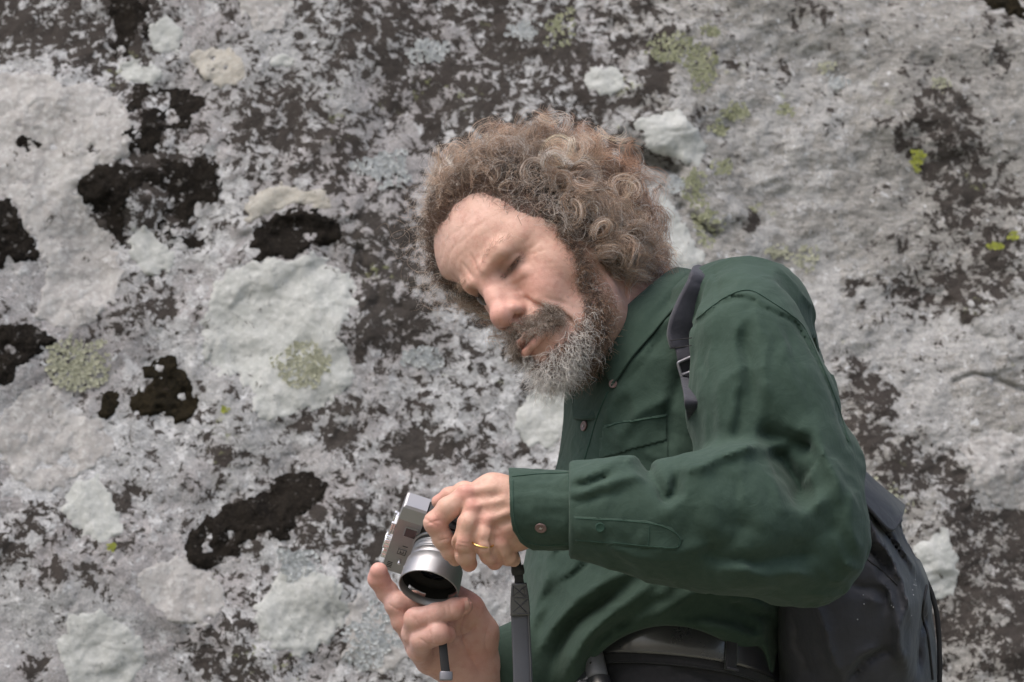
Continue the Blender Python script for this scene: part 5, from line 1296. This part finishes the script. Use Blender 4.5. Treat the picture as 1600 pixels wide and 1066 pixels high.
# ------------------------------------------------------------------ the camera in his hands
A = nrmz(np.array([-.218, -.63, -.746])); B = np.array([.216, -.776, .592]); B = nrmz(B-A*(A @ B)); C = np.cross(A, B); C = C if C[0] < 0 else -C
FC = P(688, 857, -.130)                                            # centre of the lens mount on the front face
dev = empty('photo_camera', to_world(FC), label='compact silver camera with a hooded lens held in both hands', cat='camera')
def dp(a, b, c): return FC+A*a+B*b+C*c
def rbox(name, a0, a1, b0, b1, c0, c1, matr, parent, bev=.002, smooth=False):
    ce = dp((a0+a1)/2, (b0+b1)/2, (c0+c1)/2); return hullmesh(name, boxv(ce, A, B, C, (a1-a0)/2, (b1-b0)/2, (c1-c0)/2, bev), matr, parent)
ce_ = []
for b_, a1_, c1_ in ((-.0645, -.0025, .0455), (-.0620, .0005, .0475), (.0270, .0005, .0475), (.0375, -.0065, .0465), (.0390, -.0090, .0445)):
    for c_ in (.0235, c1_):
        for a_ in (-.024, a1_): ce_.append(dp(a_, b_, c_))
hullmesh('top_plate', np.array(ce_), M['silver'], dev)
rbox('leatherette', -.0238, -.0004, -.0640, .0380, -.0170, .0235, M['grip_leather'], dev, .0015)
rbox('bottom_plate', -.024, .0003, -.0645, .0385, -.0260, -.0170, M['silver'], dev, .0025)
wf = rbox('window_frame', .0002, .0014, .0025, .0185, .0255, .0385, M['silver'], dev, .0006)
rbox('window_pane', .0012, .0018, .0036, .0174, .0266, .0374, M['window'], wf, .0003)
pl = rbox('emblem_plate', .0002, .0011, -.0290, -.0195, .0295, .0385, M['silver'], dev, .0003)
for q in ((.0010, .0014, -.0287, -.0281, .0298, .0382), (.0010, .0014, -.0204, -.0198, .0298, .0382), (.0010, .0014, -.0287, -.0198, .0298, .0304), (.0010, .0014, -.0287, -.0198, .0376, .0382),
          (.0010, .0014, -.0262, -.0256, .0320, .0358), (.0010, .0014, -.0262, -.0222, .0352, .0358), (.0010, .0014, -.0262, -.0222, .0320, .0326)): rbox('emblem_line', *q, M['ink'], pl, .00005)
rbox('front_groove', .0004, .0009, -.0150, -.0143, .0300, .0350, M['ink'], dev, .0001)
V, F = lathe([(.0, .0016), (.0045, .0016), (.0050, .0010), (.0050, .0001)], dp(.0, -.040, .0330), A, k=16); mk('self_timer_pin', V, F, M['chrome'], parent=dev)
TOPC = .0475
rbox('hot_shoe', -.019, -.004, -.0085, .0100, TOPC, TOPC+.0027, M['chrome'], dev, .0006)
for a0_ in (-.0195, -.0065): rbox('shoe_rail', a0_, a0_+.003, -.0090, .0105, TOPC+.0025, TOPC+.0047, M['chrome'], dev, .0004)
def dial(name, b, r, h, a=-.0115, knurl=True, parent=None):
    n = 60; V = []; F = []
    prof = [(0, r), (h*.8, r), (h, r*.90), (h, .0001)]
    for s, rr in prof:
        for j in range(n):
            t = 2*math.pi*j/n; k = rr*(1+(.035 if (j % 2 and knurl and rr == r) else 0)); V.append(dp(a+k*math.cos(t), b+k*math.sin(t), TOPC+s))
    for i in range(len(prof)-1):
        for j in range(n): F.append((i*n+j, i*n+(j+1) % n, (i+1)*n+(j+1) % n, (i+1)*n+j))
    return mk(name, V, F, M['chrome'], parent=dev, smooth=False)
d1 = dial('shutter_dial', -.030, .0085, .0062); d2 = dial('exposure_dial', -.0475, .0075, .0050)
for k in range(9):      # the engraved marks round the dial
    t = math.pi*(.1+k*.22); c = (-.0115+.0060*math.cos(t), -.030+.0060*math.sin(t)); rbox('dial_mark', c[0]-.0006, c[0]+.0006, c[1]-.0003, c[1]+.0003, .0536, .0540, M['ink'], d1, .00005)
for k in range(4): rbox('top_mark', .0003, .0008, -.0560+k*.0028, -.0550+k*.0028, .0390, .0440, M['ink'], dev, .00005)
V, F = lathe([(.0, .0022), (.0030, .0022), (.0034, .0016), (.0034, .0001)], dp(.0, -.046, .026), A, k=20); mk('lens_release_button', V, F, M['chrome'], parent=dev)
V, F = lathe([(-.0002, .0270), (.0025, .0270), (.0030, .0262), (.0030, .0250), (.0052, .0248), (.0056, .0254), (.0072, .0254), (.0076, .0246), (.0095, .0246), (.0099, .0254), (.0135, .0254), (.0139, .0246), (.0152, .0246), (.0156, .0258), (.0225, .0262), (.0232, .0256), (.0232, .0200)], FC, A, k=72)
lens = mk('lens_barrel', V, F, M['silver'], parent=dev)
n = 90; V = []; F = []
for r_, a_ in ((.0254, .0040), (.0254, .0050)): pass
for k in range(3):
    V1, F1 = lathe([(.0100+k*.0012, .02535), (.0104+k*.0012, .0257), (.0108+k*.0012, .02535)], FC, A, k=72); mk('focus_ring_ridge', V1, F1, M['silver'], parent=lens)
V, F = lathe([(.0026, .0252), (.0028, .0256), (.0050, .0256), (.0052, .0250)], FC, A, k=72); mk('mount_ring', V, F, M['black_plastic'], parent=lens)
# vented hood: outer and inner wall with slots
prof = [(.0225, .0262), (.0235, .0278), (.0320, .0284), (.0360, .0287), (.0405, .0290), (.0480, .0293), (.0490, .0293), (.0493, .0288), (.0490, .0282), (.0405, .0277), (.0360, .0274), (.0320, .0272), (.0240, .0262)]
k = 96
# slots on the low side of the hood, where the photograph looks through them
SL0 = 0; lowdir = -np.array([0, 0, 1.]); uu = nrmz(B-A*(A @ B)); vv = np.cross(A, uu); SL0 = int(round(math.atan2(lowdir @ vv, lowdir @ uu)/(2*math.pi)*k))-18
V, F = lathe(prof, FC, A, u=B, k=k)
slots = [range(SL0, SL0+11), range(SL0+24, SL0+35)]
F = [f for i, f in enumerate(F) if not ((i//k in (3, 9)) and any((i % k) in [q % k for q in s] for s in slots))]
hood = mk('lens_hood', V, F, M['silver'], parent=dev); hood.data.materials.append(M['hood_inside'])
for i, p in enumerate(hood.data.polygons):
    c = from_world(np.array(p.center)+root_of(dev))-FC; a_ = c @ A; r_ = np.linalg.norm(c-A*a_)
    if r_ < .0279 and a_ > .0235: p.material_index = 1
V, F = lathe([(.0300, .0262), (.0290, .0200), (.0270, .0190), (.0270, .0150)], FC, A, k=64); mk('filter_ring', V, F, M['hood_inside'], parent=hood)
V, F = lathe([(.0250, .0160), (.0268, .0120), (.0276, .0060), (.0278, .0001)], FC, A, k=48); mk('front_element', V, F, M['glass'], parent=lens)
rbox('finger_grip', .0005, .0060, .0290, .0375, -.025, .020, M['grip_leather'], dev, .0025)
# strap: cord, connector, leather band, loop below the picture and back up to the other end
def strap_ribbon(name, pts, wpx, th, matr, parent, side=None, n=40):
    a = smooth_path([P(x, y, d) for x, y, d, *_ in pts], n); T = nrmz(np.gradient(a, axis=0)); w = np.interp(np.linspace(0, 1, n), np.linspace(0, 1, len(wpx)), wpx)/PX
    sd = np.array([1, .15, 0.]) if side is None else np.array(side, float); sv = nrmz(sd[None]-T*(T @ sd)[:, None]); nn = np.cross(T, sv); nn = nn*np.where(nn[:, 1] > 0, -1, 1)[:, None]
    V, F = ribbon(a, sv, nn, w, th); return mk(name, V, F, matr, parent=parent, smooth=True)
V, F = tube(smooth_path([dp(-.012, .039, .0), P(735, 822, -.170), P(778, 850, -.180), P(800, 862, -.185), P(806, 872, -.188), P(808, 888, -.189)], 40), .0042, 8); mk('strap_cord', V, F, M['strap_black'], parent=dev)
strap_ribbon('strap_connector', [(808, 884, -.190), (809, 892, -.191), (810, 898, -.191)], [8.5, 9.5, 8.5], .005, M['black_plastic'], dev, n=10)
strap_ribbon('strap_neck', [(810, 896, -.190), (811, 906, -.190), (811, 916, -.190)], [6.5, 6, 8], .0035, M['strap_black'], dev, n=10)
tabp = [(811, 911, -.191), (812, 935, -.192), (813, 962, -.193)]
tab = strap_ribbon('strap_tab', tabp, [10.5, 13.5, 14.5], .0036, M['belt'], dev, n=14)
def flat_line(name, a, b, r, parent): V, F = tube(np.linspace(a, b, 8), r, 5); return mk(name, V, F, M['webbing'], parent=parent)
for (xa, ya), (xb, yb) in (((802, 915), (801, 932)), ((821, 915), (823, 932)), ((801, 934), (825, 934)), ((802, 916), (822, 932)), ((822, 916), (801, 932)), ((802, 937), (824, 957)), ((825, 937), (801, 957)), ((800, 959), (826, 959))):
    flat_line('tab_stitching', P(xa, ya, -.1952), P(xb, yb, -.1962), .00038, tab)
LOOP = [(813, 958, -.191), (815, 1010, -.196), (817, 1066, -.203), (820, 1250, -.225), (800, 1400, -.245), (755, 1440, -.250), (715, 1380, -.235), (700, 1200, -.205), (697, 1085, -.185)]
sb = strap_ribbon('leather_strap', LOOP, [13.5, 13.8, 14, 14, 14, 14, 14, 13, 9], .0026, M['strap_leather'], dev, n=120)
for s in (-1, 1):
    a = smooth_path([P(x+s*12.6, y, d-.0016) for x, y, d in LOOP[:4]], 60); V, F = tube(a, .00095, 6); mk('strap_piping', V, F, M['belt'], parent=sb)
strap_ribbon('strap_webbing', [(690, 992, -.168), (692, 1008, -.172), (694, 1030, -.176), (697, 1056, -.180)], [5, 6, 6.2, 6.5], .0022, M['strap_black'], dev, n=24)
strap_ribbon('strap_clip', [(697, 1050, -.183), (697, 1056, -.184), (697, 1063, -.185)], [9, 9.5, 9], .005, M['buckle'], dev, n=8)
V, F = tube(smooth_path([dp(-.015, -.058, .0), P(668, 965, -.130), P(685, 985, -.150), P(690, 996, -.166)], 30), .003, 8); mk('strap_cord', V, F, M['strap_black'], parent=dev)

# ------------------------------------------------------------------ the backpack
pack = SDF()
PR = np.array([[700, 1255, 1322, .10, .08], [730, 1240, 1346, .09, .11], [760, 1230, 1376, .08, .12], [790, 1222, 1405, .07, .13], [830, 1218, 1416, .06, .135], [870, 1215, 1432, .05, .135], [905, 1212, 1448, .05, .135], [940, 1210, 1453, .05, .135], [1000, 1208, 1462, .05, .13], [1100, 1205, 1466, .05, .125], [1200, 1200, 1455, .05, .12], [1300, 1205, 1420, .05, .10]], float)
pack.add('u', loft(PR, 2.4), P(1150, 1330, -.25), P(1500, 680, .35), .01)
pack.ell(P(1330, 985, -.045), (.062, .045, .060), .03)
PS = [([(1332, 742), (1365, 790), (1400, 850), (1440, 905)], 8, 7), ([(1340, 770), (1372, 835), (1400, 890), (1425, 970)], 8, 7), ([(1345, 810), (1365, 860), (1395, 905)], 7, -5), ([(1338, 755), (1370, 812), (1412, 880)], 5, -6), ([(1350, 840), (1385, 930), (1415, 1010), (1420, 1066)], 9, 6),
      ([(1350, 850), (1375, 900), (1385, 960)], 6, -4), ([(1395, 800), (1418, 850), (1432, 880)], 7, -9), ([(1270, 930), (1285, 985), (1305, 1030), (1320, 1066)], 10, 6), ([(1320, 1062), (1350, 1030), (1385, 1012), (1400, 1020)], 7, -7), ([(1315, 1050), (1345, 1018), (1385, 1000)], 7, 5),
      ([(1420, 930), (1405, 980), (1410, 1040)], 8, 5), ([(1445, 940), (1432, 985), (1440, 1060)], 6, -5), ([(1240, 950), (1250, 1010), (1270, 1066)], 12, -6), ([(1310, 905), (1360, 920), (1390, 960), (1395, 1000)], 9, -4), ([(1345, 935), (1385, 950), (1400, 990)], 10, 4)]
for pts, w, hgt in PS: pack.disp(stroke(pts, w, hgt*1.25, ylim=.10, sharp=1.1))
pack.disp(lambda p, d: -.003*fbm(p*16+8, 3)-.0008*fbm(p*70, 2))
Vp, Fp = pack.mesh(P(1190, 1330, -.22)-.02, P(1490, 680, .30)+.02, .0034)
# keep the pack off his back: it starts behind the shirt
bp_o = empty('backpack', to_world(P(1330, 1300, .05)), label='charcoal nylon backpack on the man\'s back, showing beyond his elbow', cat='backpack')
bag = mk('bag', Vp, Fp, M['pack'], parent=bp_o)
tb = BVHTree.FromPolygons([tuple(v) for v in Vp], [tuple(int(i) for i in f) for f in Fp])
fl_cols = [[(1322, 712, -.02), (1330, 740, -.055), (1334, 765, -.075)], [(1350, 738, .0), (1358, 766, -.050), (1362, 800, -.078)], [(1385, 768, .02), (1390, 790, -.040), (1392, 830, -.070)], [(1413, 791, .05), (1411, 802, -.010), (1409, 812, -.045)]]
V, F = loft_grid(fl_cols, 30, 16); V = V+(.003*fbm(V*30, 3))[:, None]*np.array([0, -1, .3]); solid(mk('top_flap', V, F, M['pack'], parent=bp_o), .003, 0)
seam('zip', [(1352, 872), (1378, 892), (1402, 914)], .0008, M['strap_black'], bp_o, tree=tb)
seam('side_cord', [(1447, 915), (1440, 960), (1448, 990), (1456, 1062)], .0014, M['strap_black'], bp_o, tree=tb, off=.001)
V, F = tube(smooth_path([P(1446, 905, .03), P(1458, 935, .03), P(1466, 980, .03), P(1468, 1066, .03), P(1460, 1180, .03)], 40), .0028, 6); mk('side_strap', V, F, M['strap_black'], parent=bp_o)
tt_ = []
for x, y in ((1430, 906), (1428, 914), (1426, 922), (1427, 930), (1393, 946), (1396, 949), (1349, 930), (1350, 944), (1424, 962), (1431, 915), (1340, 968)):
    h, n = hit(x, y, tb)
    if h is not None: V, F = lathe([(0, .0008), (.0005, .0006), (.0007, .0001)], h, n, k=10); tt_.append((V, F))
dm_ = mat('water_drop', (.3, .31, .34), .05, spec=1.0)[0]
for V, F in tt_: mk('water_drop', V, F, dm_, parent=bp_o)
# shoulder strap over the shirt
def on(px, py, off, y=None):
    h, n = hit(px, py); return (px, py, (h[1] if h is not None else 0)-off if y is None else y)
sp_pts = [(1116, 436, .130), (1106, 424, .080), (1097, 422, .040), on(1092, 428, .003), on(1087, 446, .005), on(1077, 472, .006), on(1068, 500, .007), on(1063, 525, .007), on(1064, 545, .006)]
ss = strap_ribbon('shoulder_strap', sp_pts, [12, 12, 12, 13, 15, 19, 22, 22, 17], .0050, M['webbing'], bp_o, side=(1, .5, -.3), n=60)
sp2 = [on(1066, 541, .006), on(1071, 560, .007), on(1075, 590, .007), on(1079, 615, .006), on(1082, 640, .005), (1100, 700, -.05), (1180, 760, -.02), (1230, 850, .0)]
strap_ribbon('strap_webbing', sp2, [13, 13, 12, 11, 10, 9, 8, 8], .002, M['webbing'], bp_o, side=(1, .3, -.15), n=60)
h, n = hit(1073, 577); hc_ = h if h is not None else P(1073, 577, -.06); yb = hc_[1]-.011
fr_ = [(1061, 566), (1086, 556), (1092, 560), (1092, 592), (1086, 597), (1074, 601), (1068, 596), (1060, 571)]
V, F = tube(smooth_path([P(x, y, yb) for x, y in fr_+fr_[:1]], 60)[:-1], .0016, 8, close=True); bk = mk('buckle', V, F, M['buckle'], parent=bp_o)
V, F = tube([P(1066, 586, yb-.001), P(1090, 577, yb-.001)], .0016, 8); mk('buckle_bar', V, F, M['buckle'], parent=bk)
for (xa, ya), (xb, yb2) in (((1043, 533), (1081, 528)), ((1047, 545), (1080, 540))):
    a = on(xa, ya, .0122); b = on(xb, yb2, .0122); V, F = tube(np.linspace(P(*a), P(*b), 8), .0005, 5); mk('strap_stitching', V, F, M['strap_black'], parent=ss)
